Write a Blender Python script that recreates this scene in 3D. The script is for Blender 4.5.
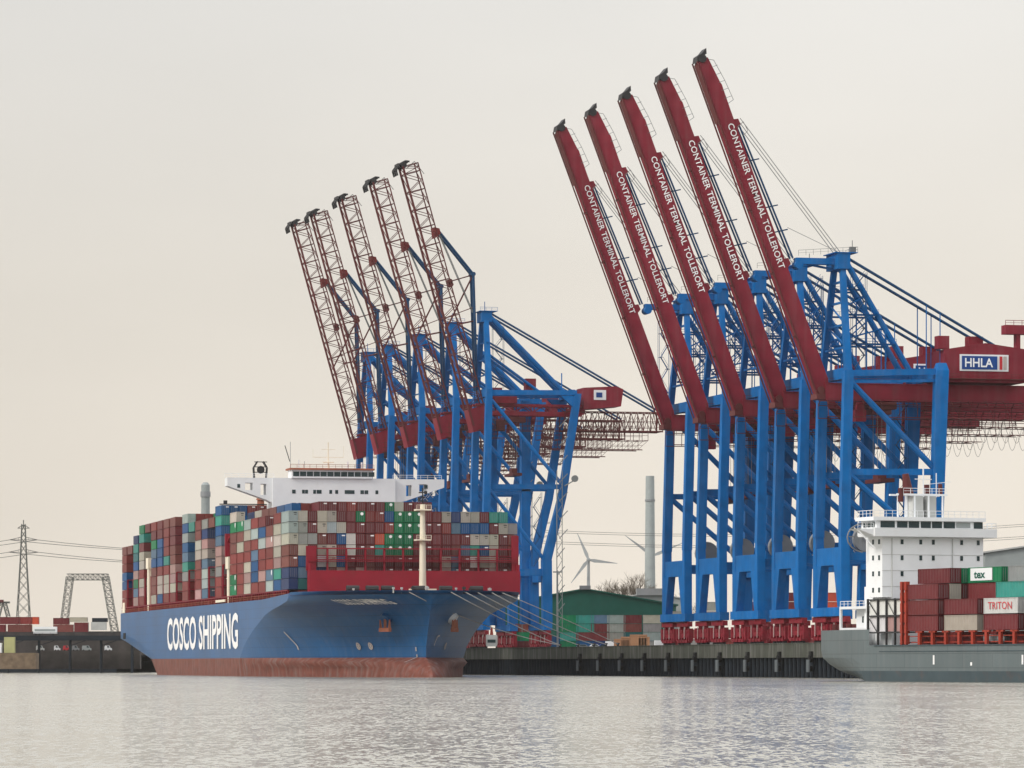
import bpy, math, random
from mathutils import Vector, Matrix
random.seed(7)
R = math.radians
scene = bpy.context.scene
for o in list(bpy.data.objects): bpy.data.objects.remove(o)
col = scene.collection

# ---------------------------------------------------------------- camera
F = 4250.0; H0 = 665.0; CH = 3.1
cam = bpy.data.cameras.new('camera'); co = bpy.data.objects.new('camera', cam); col.objects.link(co)
co.location = (0, 0, CH); co.rotation_euler = (R(90), 0, 0)
cam.sensor_width = 36; cam.lens = F / 1024 * 36; cam.shift_y = (H0 - 384) / 1024
cam.clip_start = 1; cam.clip_end = 30000
scene.camera = co
scene.view_settings.view_transform = 'Standard'; scene.view_settings.look = 'None'
scene.view_settings.exposure = 0.12; scene.view_settings.gamma = 1

# ---------------------------------------------------------------- world + sun
SUN_EL, SUN_AZ = R(36), R(-118)      # azimuth from +Y towards +X (negative = left)
w = bpy.data.worlds.new('World'); scene.world = w; w.use_nodes = True
nt = w.node_tree; nt.nodes.clear()
out = nt.nodes.new('ShaderNodeOutputWorld'); bg = nt.nodes.new('ShaderNodeBackground')
sky = nt.nodes.new('ShaderNodeTexSky'); sky.sky_type = 'NISHITA'; sky.sun_disc = False
sky.sun_elevation = SUN_EL; sky.sun_rotation = SUN_AZ; sky.dust_density = 3; sky.air_density = 1
tc = nt.nodes.new('ShaderNodeTexCoord'); sep = nt.nodes.new('ShaderNodeSeparateXYZ')
nt.links.new(tc.outputs['Generated'], sep.inputs[0])
rmp = nt.nodes.new('ShaderNodeValToRGB'); e = rmp.color_ramp.elements
e[0].position = 0.0; e[0].color = (8.7, 7.85, 6.75, 1)
e[1].position = 1.0; e[1].color = (15.5, 15.6, 16, 1)
for p, c in ((0.035, (8.2, 7.5, 6.55)), (0.09, (7.75, 7.25, 6.5)), (0.16, (7.8, 7.6, 7.2)), (0.28, (10.5, 10.3, 10.0)), (0.55, (14.5, 14.5, 14.6))):
    q = e.new(p); q.color = (*c, 1)
nt.links.new(sep.outputs['Z'], rmp.inputs[0])
# very soft cloud mottling and a slightly darker left side
nz = nt.nodes.new('ShaderNodeTexNoise'); nz.inputs['Scale'].default_value = 5; nz.inputs['Detail'].default_value = 3
mp = nt.nodes.new('ShaderNodeMapping'); mp.inputs['Scale'].default_value = (1, 1, 3)
nt.links.new(tc.outputs['Generated'], mp.inputs[0]); nt.links.new(mp.outputs[0], nz.inputs[0])
mr = nt.nodes.new('ShaderNodeMapRange'); mr.inputs[1].default_value = .3; mr.inputs[2].default_value = .7
mr.inputs[3].default_value = .96; mr.inputs[4].default_value = 1.04
nt.links.new(nz.outputs[0], mr.inputs[0])
mx = nt.nodes.new('ShaderNodeMapRange'); mx.inputs[1].default_value = -.13; mx.inputs[2].default_value = .05
mx.inputs[3].default_value = .92; mx.inputs[4].default_value = 1.03
nt.links.new(sep.outputs['X'], mx.inputs[0])
mm = nt.nodes.new('ShaderNodeMath'); mm.operation = 'MULTIPLY'
nt.links.new(mr.outputs[0], mm.inputs[0]); nt.links.new(mx.outputs[0], mm.inputs[1])
vm = nt.nodes.new('ShaderNodeVectorMath'); vm.operation = 'SCALE'
nt.links.new(rmp.outputs[0], vm.inputs[0]); nt.links.new(mm.outputs[0], vm.inputs['Scale'])
mix = nt.nodes.new('ShaderNodeMix'); mix.data_type = 'RGBA'; mix.inputs[0].default_value = 0.93
nt.links.new(sky.outputs[0], mix.inputs[6]); nt.links.new(vm.outputs[0], mix.inputs[7])
nt.links.new(mix.outputs[2], bg.inputs[0]); bg.inputs[1].default_value = 0.1
nt.links.new(bg.outputs[0], out.inputs[0])
sl = bpy.data.lights.new('sun', 'SUN'); sl.energy = 2.0; sl.angle = R(12); sl.color = (1, .94, .85)
so = bpy.data.objects.new('sun', sl); col.objects.link(so)
sd = Vector((math.sin(SUN_AZ) * math.cos(SUN_EL), math.cos(SUN_AZ) * math.cos(SUN_EL), math.sin(SUN_EL)))
so.rotation_euler = sd.to_track_quat('Z', 'Y').to_euler()

# ---------------------------------------------------------------- helpers
def at(x, y, Y): return Vector(((x - 512) / F * Y, Y, CH + (H0 - y) * Y / F))
def tag(o, label=None, cat=None, group=None, kind=None):
    if label: o['label'] = label
    if cat: o['category'] = cat
    if group: o['group'] = group
    if kind: o['kind'] = kind
    return o
def empty(name, loc=(0, 0, 0), rz=0, label=None, cat=None, group=None):
    o = bpy.data.objects.new(name, None); col.objects.link(o); o.location = loc; o.rotation_euler = (0, 0, rz)
    o.empty_display_size = .5
    return tag(o, label, cat, group)
def copy_tree(o, parent=None):
    c = o.copy(); col.objects.link(c)
    if parent: c.parent = parent
    for ch in list(o.children): copy_tree(ch, c)
    return c
class MB:
    def __init__(s): s.v = []; s.f = []; s.m = []; s.mi = 0
    def face(s, pts, mi=None):
        n = len(s.v); s.v += [tuple(p) for p in pts]; s.f.append(tuple(range(n, n + len(pts)))); s.m.append(s.mi if mi is None else mi)
    def hexa(s, b, t):      # bottom 4, top 4 (ccw from above)
        n = len(s.v); s.v += [tuple(p) for p in b] + [tuple(p) for p in t]
        for q in ((3, 2, 1, 0), (4, 5, 6, 7), (0, 1, 5, 4), (1, 2, 6, 5), (2, 3, 7, 6), (3, 0, 4, 7)):
            s.f.append(tuple(n + k for k in q)); s.m.append(s.mi)
        return s
    def box(s, x0, x1, y0, y1, z0, z1):
        return s.hexa([(x0, y0, z0), (x1, y0, z0), (x1, y1, z0), (x0, y1, z0)], [(x0, y0, z1), (x1, y0, z1), (x1, y1, z1), (x0, y1, z1)])
    def leg(s, a, b, wx, wy, wx2=None, wy2=None):
        wx2 = wx if wx2 is None else wx2; wy2 = wy if wy2 is None else wy2
        r = lambda c, p, q: [(c[0] - p / 2, c[1] - q / 2, c[2]), (c[0] + p / 2, c[1] - q / 2, c[2]), (c[0] + p / 2, c[1] + q / 2, c[2]), (c[0] - p / 2, c[1] + q / 2, c[2])]
        return s.hexa(r(a, wx, wy), r(b, wx2, wy2))
    def beam(s, a, b, w, h=None, w2=None, h2=None):
        a = Vector(a); b = Vector(b); h = w if h is None else h; w2 = w if w2 is None else w2; h2 = h if h2 is None else h2
        d = (b - a).normalized(); up = Vector((0, 0, 1)) if abs(d.z) < .995 else Vector((1, 0, 0))
        x = d.cross(up).normalized(); y = x.cross(d)
        r = lambda c, w_, h_: [c - x * w_ / 2 - y * h_ / 2, c + x * w_ / 2 - y * h_ / 2, c + x * w_ / 2 + y * h_ / 2, c - x * w_ / 2 + y * h_ / 2]
        return s.hexa(r(a, w, h)[::-1], r(b, w2, h2)[::-1])
    def tube(s, a, b, r, r2=None, n=8, cap=True):
        a = Vector(a); b = Vector(b); r2 = r if r2 is None else r2
        d = (b - a).normalized(); up = Vector((0, 0, 1)) if abs(d.z) < .99 else Vector((1, 0, 0))
        x = d.cross(up).normalized(); y = d.cross(x); k = len(s.v)
        for c, q in ((a, r), (b, r2)):
            for i in range(n):
                t = 2 * math.pi * i / n; s.v.append(tuple(c + x * q * math.cos(t) + y * q * math.sin(t)))
        for i in range(n):
            j = (i + 1) % n; s.f.append((k + i, k + j, k + n + j, k + n + i)); s.m.append(s.mi)
        if cap:
            s.f.append(tuple(k + i for i in range(n))[::-1]); s.m.append(s.mi); s.f.append(tuple(k + n + i for i in range(n))); s.m.append(s.mi)
        return s
    def path(s, pts, r, n=5):
        for p, q in zip(pts, pts[1:]): s.tube(p, q, r, n=n, cap=False)
        return s
    def prism(s, pts2, y0, y1):   # polygon in x,z extruded along y
        n = len(s.v); k = len(pts2)
        s.v += [(p[0], y0, p[1]) for p in pts2] + [(p[0], y1, p[1]) for p in pts2]
        s.f.append(tuple(range(n, n + k))); s.f.append(tuple(range(n + k, n + 2 * k))[::-1]); s.m += [s.mi] * 2
        for i in range(k):
            j = (i + 1) % k; s.f.append((n + i, n + k + i, n + k + j, n + j)); s.m.append(s.mi)
        return s
    def rail(s, pts, h=1.1, r=.05, step=2.5):
        for a, b in zip(pts, pts[1:]):
            a = Vector(a); b = Vector(b); L = (b - a).length; n = max(1, int(L / step)); up = Vector((0, 0, h))
            s.beam(a + up, b + up, r * 1.6); s.beam(a + up * .5, b + up * .5, r)
            for i in range(n + 1):
                p = a.lerp(b, i / n); s.beam(p, p + up, r * 1.3)
        return s
    def mesh(s, name, mats):
        me = bpy.data.meshes.new(name); me.from_pydata(s.v, [], s.f)
        for m in (mats if isinstance(mats, (list, tuple)) else [mats]): me.materials.append(m)
        me.polygons.foreach_set('material_index', s.m); me.update()
        return me
    def build(s, name, mats, parent=None, smooth=False):
        me = s.mesh(name, mats)
        if smooth:
            me.polygons.foreach_set('use_smooth', [True] * len(me.polygons))
        o = bpy.data.objects.new(name, me); col.objects.link(o)
        if parent: o.parent = parent
        return o
def text_mesh(body, size, mat, name='lettering', bold=0.0, sx=1.0, space=1.0):
    c = bpy.data.curves.new('t', 'FONT'); c.body = body; c.size = size; c.offset = bold; c.space_character = space
    c.resolution_u = 3
    o = bpy.data.objects.new('t', c); col.objects.link(o)
    bpy.context.view_layer.update()
    me = bpy.data.meshes.new_from_object(o.evaluated_get(bpy.context.evaluated_depsgraph_get()))
    bpy.data.objects.remove(o); bpy.data.curves.remove(c)
    me.name = name; me.materials.clear(); me.materials.append(mat)
    for v in me.vertices: v.co.x *= sx
    return me
def map_mesh(me, fn):
    for v in me.vertices: v.co = Vector(fn(v.co.x, v.co.y))
    me.update(); return me
def link(me, name, parent=None):
    o = bpy.data.objects.new(name, me); col.objects.link(o)
    if parent: o.parent = parent
    return o
def solid(me, name, parent, t=.05):
    o = link(me, name, parent); return o

# ---------------------------------------------------------------- materials
def mat(name, c, rough=.5, var=.12, rust=0.0, metal=0.0, scale=.25, streak=0.0, spec=.22, fromobj=False, rustc=(.12, .05, .03), attr=None, seams=False):
    m = bpy.data.materials.new(name); m.use_nodes = True; n = m.node_tree; b = n.nodes['Principled BSDF']
    b.inputs['Roughness'].default_value = rough; b.inputs['Metallic'].default_value = metal
    b.inputs['Specular IOR Level'].default_value = spec
    t = n.nodes.new('ShaderNodeTexCoord')
    nz = n.nodes.new('ShaderNodeTexNoise'); nz.inputs['Scale'].default_value = scale; nz.inputs['Detail'].default_value = 6
    n.links.new(t.outputs['Object'], nz.inputs[0])
    mr = n.nodes.new('ShaderNodeMapRange'); mr.inputs[1].default_value = .3; mr.inputs[2].default_value = .7
    mr.inputs[3].default_value = 1 - var; mr.inputs[4].default_value = 1 + var
    n.links.new(nz.outputs[0], mr.inputs[0])
    vm = n.nodes.new('ShaderNodeVectorMath'); vm.operation = 'SCALE'
    if fromobj:
        oi = n.nodes.new('ShaderNodeObjectInfo'); n.links.new(oi.outputs['Color'], vm.inputs[0])
    elif attr:
        oi = n.nodes.new('ShaderNodeAttribute'); oi.attribute_name = attr; n.links.new(oi.outputs['Color'], vm.inputs[0])
    else: vm.inputs[0].default_value = c
    on = n.nodes.new('ShaderNodeObjectInfo'); rn = n.nodes.new('ShaderNodeMapRange'); rn.inputs[3].default_value = .88; rn.inputs[4].default_value = 1.12; n.links.new(on.outputs['Random'], rn.inputs[0])
    mu = n.nodes.new('ShaderNodeMath'); mu.operation = 'MULTIPLY'; n.links.new(mr.outputs[0], mu.inputs[0]); n.links.new(rn.outputs[0], mu.inputs[1])
    n.links.new(mu.outputs[0], vm.inputs['Scale']); last = vm.outputs[0]
    def over(last, scl, lo, hi, amt, c2):
        mp = n.nodes.new('ShaderNodeMapping'); mp.inputs['Scale'].default_value = scl; n.links.new(t.outputs['Object'], mp.inputs[0])
        z = n.nodes.new('ShaderNodeTexNoise'); z.inputs['Scale'].default_value = 1; z.inputs['Detail'].default_value = 8; n.links.new(mp.outputs[0], z.inputs[0])
        r = n.nodes.new('ShaderNodeMapRange'); r.inputs[1].default_value = lo; r.inputs[2].default_value = hi; r.inputs[4].default_value = amt
        n.links.new(z.outputs[0], r.inputs[0])
        x = n.nodes.new('ShaderNodeMix'); x.data_type = 'RGBA'; n.links.new(r.outputs[0], x.inputs[0]); n.links.new(last, x.inputs[6]); x.inputs[7].default_value = (*c2, 1)
        return x.outputs[2]
    if rust: last = over(last, (.5, .5, .35), .56, .74, rust, rustc)
    if streak: last = over(last, (.6, .6, .05), .48, .72, streak, (.25, .24, .24))
    if seams:       # welded plate seams
        sx = n.nodes.new('ShaderNodeSeparateXYZ'); n.links.new(t.outputs['Object'], sx.inputs[0])
        cx = n.nodes.new('ShaderNodeCombineXYZ'); n.links.new(sx.outputs['Y'], cx.inputs[0]); n.links.new(sx.outputs['Z'], cx.inputs[1])
        bk = n.nodes.new('ShaderNodeTexBrick'); bk.inputs['Scale'].default_value = 1; bk.inputs['Brick Width'].default_value = 11; bk.inputs['Row Height'].default_value = 2.6
        bk.inputs['Mortar Size'].default_value = .09; bk.inputs['Color1'].default_value = (1, 1, 1, 1); bk.inputs['Color2'].default_value = (.88, .88, .88, 1); bk.inputs['Mortar'].default_value = (.62, .62, .62, 1)
        n.links.new(cx.outputs[0], bk.inputs['Vector'])
        x = n.nodes.new('ShaderNodeMix'); x.data_type = 'RGBA'; x.blend_type = 'MULTIPLY'; x.inputs[0].default_value = .75
        n.links.new(last, x.inputs[6]); n.links.new(bk.outputs[0], x.inputs[7]); last = x.outputs[2]
    n.links.new(last, b.inputs['Base Color'])
    return m
M = {}
M['blue'] = mat('crane_blue', (.0003, .112, .345), .55, .14, .3, spec=.1, streak=.10, rustc=(.01, .05, .13))
M['navy_stay'] = mat('stay_blue', (.004, .045, .12), .5, spec=.2)
M['red'] = mat('boom_red', (.195, .016, .030), .55, .14, .35, spec=.15, streak=.08, rustc=(.12, .03, .03))
M['darkred'] = mat('lattice_red', (.10, .022, .022), .6, .2, .3)
M['bogie'] = mat('bogie_red', (.20, .012, .022), .5, .25, .4, scale=1)
M['black'] = mat('dark_steel', (.03, .03, .032), .6)
M['grey'] = mat('grey_steel', (.22, .23, .24), .5)
M['cable'] = mat('cable_grey', (.16, .17, .17), .6)
M['white'] = mat('white_paint', (.74, .76, .78), .45, .04, .12, rustc=(.5, .48, .45))
M['letter'] = mat('lettering_white', (.78, .78, .78), .5, .05, .35, rustc=(.4, .35, .35))
M['glass'] = mat('dark_glass', (.02, .04, .045), .12)
M['hullblue'] = mat('hull_blue', (.0002, .078, .225), .36, .14, .35, streak=.08, spec=.3, seams=True, scale=.06, rustc=(.03, .07, .15))
M['boot'] = mat('boot_topping', (.15, .048, .034), .7, .25, .5, streak=.35, rustc=(.14, .10, .09), scale=.4)
M['shipred'] = mat('ship_red', (.235, .010, .024), .5, .12, .15)
M['cream'] = mat('cream_paint', (.72, .66, .53), .5, .05, .2, rustc=(.4, .3, .2))
M['ruststeel'] = mat('rusty_steel', (.28, .10, .06), .8, .3)
M['deckred'] = mat('deck_red', (.14, .02, .02), .7, .2)
M['slate'] = mat('slate_hull', (.095, .120, .126), .5, .08, .3, spec=.3, seams=True, streak=.12, scale=.1, rustc=(.11, .13, .14))
M['slatedark'] = mat('slate_boot', (.04, .06, .07), .5, .15, .3)
M['orange'] = mat('orange_red', (.26, .03, .016), .55, .2, .3)
M['cont'] = mat('container_paint', (1, 1, 1), .5, .10, .22, fromobj=True, scale=.5, rustc=(.12, .07, .06))
M['contstuff'] = mat('container_paint_far', (1, 1, 1), .5, .12, .2, attr='Col', scale=.4, rustc=(.12, .07, .06))
M['concrete'] = mat('quay_concrete', (.052, .056, .045), .85, .2, .5, scale=.3, streak=.4, rustc=(.05, .06, .045))
M['pile'] = mat('pile_steel', (.010, .015, .022), .7, .35)
M['fender'] = mat('fender_grey', (.10, .115, .125), .7)
M['rubber'] = mat('rubber', (.012, .012, .012), .8)
M['ground'] = mat('yard_ground', (.10, .10, .095), .9)
M['green'] = mat('warehouse_green', (.008, .095, .068), .6, .10)
M['roofgrey'] = mat('roof_grey', (.42, .43, .42), .6)
M['chim'] = mat('chimney_concrete', (.28, .31, .31), .8, .08)
M['turb'] = mat('turbine_white', (.30, .32, .33), .5)
M['pylon'] = mat('pylon_steel', (.11, .115, .105), .6)
M['bark'] = mat('bark', (.11, .085, .06), .9)
M['wood'] = mat('crate_wood', (.42, .22, .12), .8)
M['brown'] = mat('brown_wall', (.15, .11, .075), .9, .3, scale=.5)
M['yellow'] = mat('yellow_paint', (.42, .42, .20), .6)
M['signblue'] = mat('sign_blue', (.006, .045, .20), .4)
M['signgrey'] = mat('sign_grey', (.40, .36, .34), .4)
M['signred'] = mat('sign_red', (.45, .03, .04), .4)
M['darkshed'] = mat('dark_shed', (.055, .048, .045), .8, .3)
M['rope'] = mat('rope', (.32, .31, .29), .8)

# ---------------------------------------------------------------- water and ground
def water_mat():
    m = bpy.data.materials.new('water'); m.use_nodes = True; n = m.node_tree; b = n.nodes['Principled BSDF']
    b.inputs['Base Color'].default_value = (.25, .238, .195, 1); b.inputs['Roughness'].default_value = .14; b.inputs['IOR'].default_value = 1.7
    t = n.nodes.new('ShaderNodeTexCoord')
    def wave(scl, amp, detail, rot):       # choppy surface slopes taken from noise
        mp = n.nodes.new('ShaderNodeMapping'); mp.inputs['Scale'].default_value = scl; mp.inputs['Rotation'].default_value = (0, 0, R(rot))
        n.links.new(t.outputs['Object'], mp.inputs[0])
        z = n.nodes.new('ShaderNodeTexNoise'); z.inputs['Scale'].default_value = 1; z.inputs['Detail'].default_value = detail; z.inputs['Roughness'].default_value = .65
        n.links.new(mp.outputs[0], z.inputs[0])
        a = n.nodes.new('ShaderNodeVectorMath'); a.operation = 'SUBTRACT'; n.links.new(z.outputs['Color'], a.inputs[0]); a.inputs[1].default_value = (.5, .5, .5)
        c = n.nodes.new('ShaderNodeVectorMath'); c.operation = 'SCALE'; n.links.new(a.outputs[0], c.inputs[0]); c.inputs['Scale'].default_value = amp
        return c.outputs[0]
    big = wave((.30, .10, 1), .75, 3, 6); small = wave((3.8, .75, 1), 2.7, 2, -4)
    pm = n.nodes.new('ShaderNodeMapping'); pm.inputs['Scale'].default_value = (.012, .006, 1); n.links.new(t.outputs['Object'], pm.inputs[0])
    pz = n.nodes.new('ShaderNodeTexNoise'); pz.inputs['Scale'].default_value = 1; pz.inputs['Detail'].default_value = 4; n.links.new(pm.outputs[0], pz.inputs[0])
    pr = n.nodes.new('ShaderNodeMapRange'); pr.inputs[1].default_value = .38; pr.inputs[2].default_value = .62; pr.inputs[3].default_value = .28; pr.inputs[4].default_value = 1.25; n.links.new(pz.outputs[0], pr.inputs[0])
    ad = n.nodes.new('ShaderNodeVectorMath'); n.links.new(big, ad.inputs[0]); n.links.new(small, ad.inputs[1])
    sc = n.nodes.new('ShaderNodeVectorMath'); sc.operation = 'SCALE'; n.links.new(ad.outputs[0], sc.inputs[0]); n.links.new(pr.outputs[0], sc.inputs['Scale'])
    fl = n.nodes.new('ShaderNodeVectorMath'); fl.operation = 'MULTIPLY'; n.links.new(sc.outputs[0], fl.inputs[0]); fl.inputs[1].default_value = (1, 1, 0)
    up = n.nodes.new('ShaderNodeVectorMath'); n.links.new(fl.outputs[0], up.inputs[0]); up.inputs[1].default_value = (0, 0, 1)
    nm = n.nodes.new('ShaderNodeVectorMath'); nm.operation = 'NORMALIZE'; n.links.new(up.outputs[0], nm.inputs[0]); n.links.new(nm.outputs[0], b.inputs['Normal'])
    return m
M['water'] = water_mat()
wb = MB(); wb.face([(-9000, 20, 0), (9000, 20, 0), (9000, 12000, 0), (-9000, 12000, 0)])
tag(wb.build('water', M['water']), kind='structure')

TQ = math.atan(1042 / F); QL = Vector((math.cos(TQ), math.sin(TQ), 0)); QD = Vector((-math.sin(TQ), math.cos(TQ), 0))
QZ = 8.3
Q0 = at(844, 665, 1012); Q0.z = 0
def q_at(x):     # point on the waterside crane rail line seen at pixel column x
    Y = 1374 * 1012 / (x + 530); return Vector(((x - 512) / F * Y, Y, 0))
def qp(u, v, z=QZ): return Q0 + QL * u + QD * v + Vector((0, 0, z))
g = MB()
p = [qp(.5, -260, QZ), qp(2500, -260, QZ), qp(2500, 5000, QZ), qp(.5, 1250, QZ)]
g.face(p)
tag(g.build('yard_ground', M['ground']), kind='structure')
g = MB(); g.face([(-2500, 1720, 7.4), (-160, 1720, 7.4), (300, 5500, 7.4), (-2500, 5500, 7.4)])
g.face([(-2500, 1720, -2), (-160, 1720, -2), (-160, 1720, 7.4), (-2500, 1720, 7.4)])
tag(g.build('far_bank', M['pile']), kind='structure')

# quay wall
qw = empty('quay_wall', qp(-3, -260, 0), TQ, 'long grey concrete quay wall on dark steel piles at the water edge', 'quay')
L = 1500
b = MB(); b.box(0, 3.4, 0, L, 4.9, 8.3); b.box(-.15, .5, 0, L, 8.302, 8.5); b.build('coping', M['concrete'], qw)
b = MB(); b.box(2.2, 3.4, 0, L, -3, 4.898); k = 0
while k * 3.4 < L:
    y = k * 3.4; b.tube((1.1, y, -3), (1.1, y, 4.9), .62, n=8, cap=False); k += 1
b.build('pile_row', M['pile'], qw)
# fenders
fproto = None
for i, x in enumerate([813, 781, 749, 721, 696, 669, 645, 622, 600, 580]):
    c = q_at(x + 11) + QL * (-3)
    if fproto is None:
        fproto = f = empty('quay_fender')
        m = MB(); m.box(-1.2, -.9, -1.0, 1.0, 1.4, 4.4); m.build('fender_panel', M['fender'], f)
        m = MB(); m.tube((-.9, 0, 4.6), (0, 0, 4.6), .9, n=12); m.tube((-.9, 0, 2.2), (0, 0, 2.2), .7, n=12); m.build('rubber_cone', M['rubber'], f)
        m = MB(); m.box(-.6, -.02, -.9, .9, 5.2, 6.4); m.build('bracket', M['rubber'], f)
    else: f = copy_tree(fproto)
    f.location = c; f.rotation_euler.z = TQ
    nth = ['first', 'second', 'third', 'fourth', 'fifth', 'sixth', 'seventh', 'eighth', 'ninth', 'tenth'][i]
    tag(f, 'grey fender panel on the quay wall, %s to the left of the slate ship' % nth, 'fender', 'fenders along the quay wall')
# bollards at the mooring spot
bp_ = None
for i, x in enumerate([566, 584, 600, 612, 624]):
    if bp_ is None:
        m = MB(); m.tube((0, 0, 0), (0, 0, .7), .35, n=10); m.tube((0, 0, .7), (0, 0, 1.1), .6, .5, n=10); bp_ = o = m.build('bollard', M['black'])
    else: o = bp_.copy(); col.objects.link(o)
    o.location = q_at(x) + QL * (-1.8) + Vector((0, 0, 8.3))
    tag(o, 'black mooring bollard at the quay edge, %s from the blue ship' % ['nearest', 'second', 'third', 'fourth', 'farthest'][i], 'bollard', 'bollards holding the mooring ropes')

# ---------------------------------------------------------------- cranes
def bogies(root, v0, v1, zs, us, z0=QZ):
    """red wheel sets under the sill beams; local z measured in world metres above water"""
    for u in us:
        for vc in (v0, v1):
            m = MB(); zt = zs
            m.beam((u, vc - 5.4, zt - .75), (u, vc + 5.4, zt - .75), 1.3, 1.3)
            for k in (-5.9, 5.9): m.box(u - .6, u + .6, vc + k - .5, vc + k + .5, z0 + 1.2, z0 + 4.6); m.beam((u, vc + k, z0 + 3), (u, vc + k * .8, z0 + 2), .8)
            m.box(u - .45, u + .45, vc - 5.6, vc + 5.6, z0 + 2.1, z0 + 3.3)
            m.leg((u, vc, zt - .6), (u, vc, zt), 1.5, 2.2)
            for s in (-1, 1):
                c = vc + s * 2.6
                m.leg((u, c, zt - 2.4), (u, c, zt - 1.3), 1.0, .8); m.beam((u, c - 2.2, zt - 2.7), (u, c + 2.2, zt - 2.7), 1.1, .9)
                for q in (-1.25, 1.25):
                    m.leg((u, c + q, z0 + 1.0), (u, c + q, zt - 2.9), 1.2, .5, .8, 1.5)
                    m.box(u - .75, u + .75, c + q - 1.05, c + q + 1.05, z0 + .75, z0 + 1.5)
            bg_ = m.build('bogie', M['bogie'], root)
            m = MB()
            for s in (-1, 1):
                for q in (-1.25, 1.25):
                    for r_ in (-.55, .55):
                        y = vc + s * 2.6 + q + r_
                        m.tube((u - .35, y, z0 + .48), (u + .35, y, z0 + .48), .46, n=10)
            m.build('wheel_set', M['black'], bg_)
            for s in (-1, 1):
                m = MB(); m.box(u - .9, u - .78, vc + s * 2.6 - .14, vc + s * 2.6 + .14, z0 + 1.8, zt - 1.6); m.build('warning_stripe', M['signgrey'], bg_)

def stairs(m, u, v, z0, z1, du=2.6, dz=3.2):
    z = z0; s = 1
    while z + dz <= z1:
        m.beam((u - s * du / 2, v, z), (u + s * du / 2, v, z + dz), .7, .12)
        m.beam((u - s * du / 2, v - .35, z + 1), (u + s * du / 2, v - .35, z + dz + 1), .07)
        m.box(u + s * du / 2 - .5, u + s * du / 2 + .5, v - .5, v + .9, z + dz - .06, z + dz + .02)
        z += dz; s = -s
    for q in (-1, 1):
        m.beam((u + q * (du / 2 + .5), v - .5, z0), (u + q * (du / 2 + .5), v - .5, z1), .1); m.beam((u + q * (du / 2 + .5), v + .9, z0), (u + q * (du / 2 + .5), v + .9, z1), .1)

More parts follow.
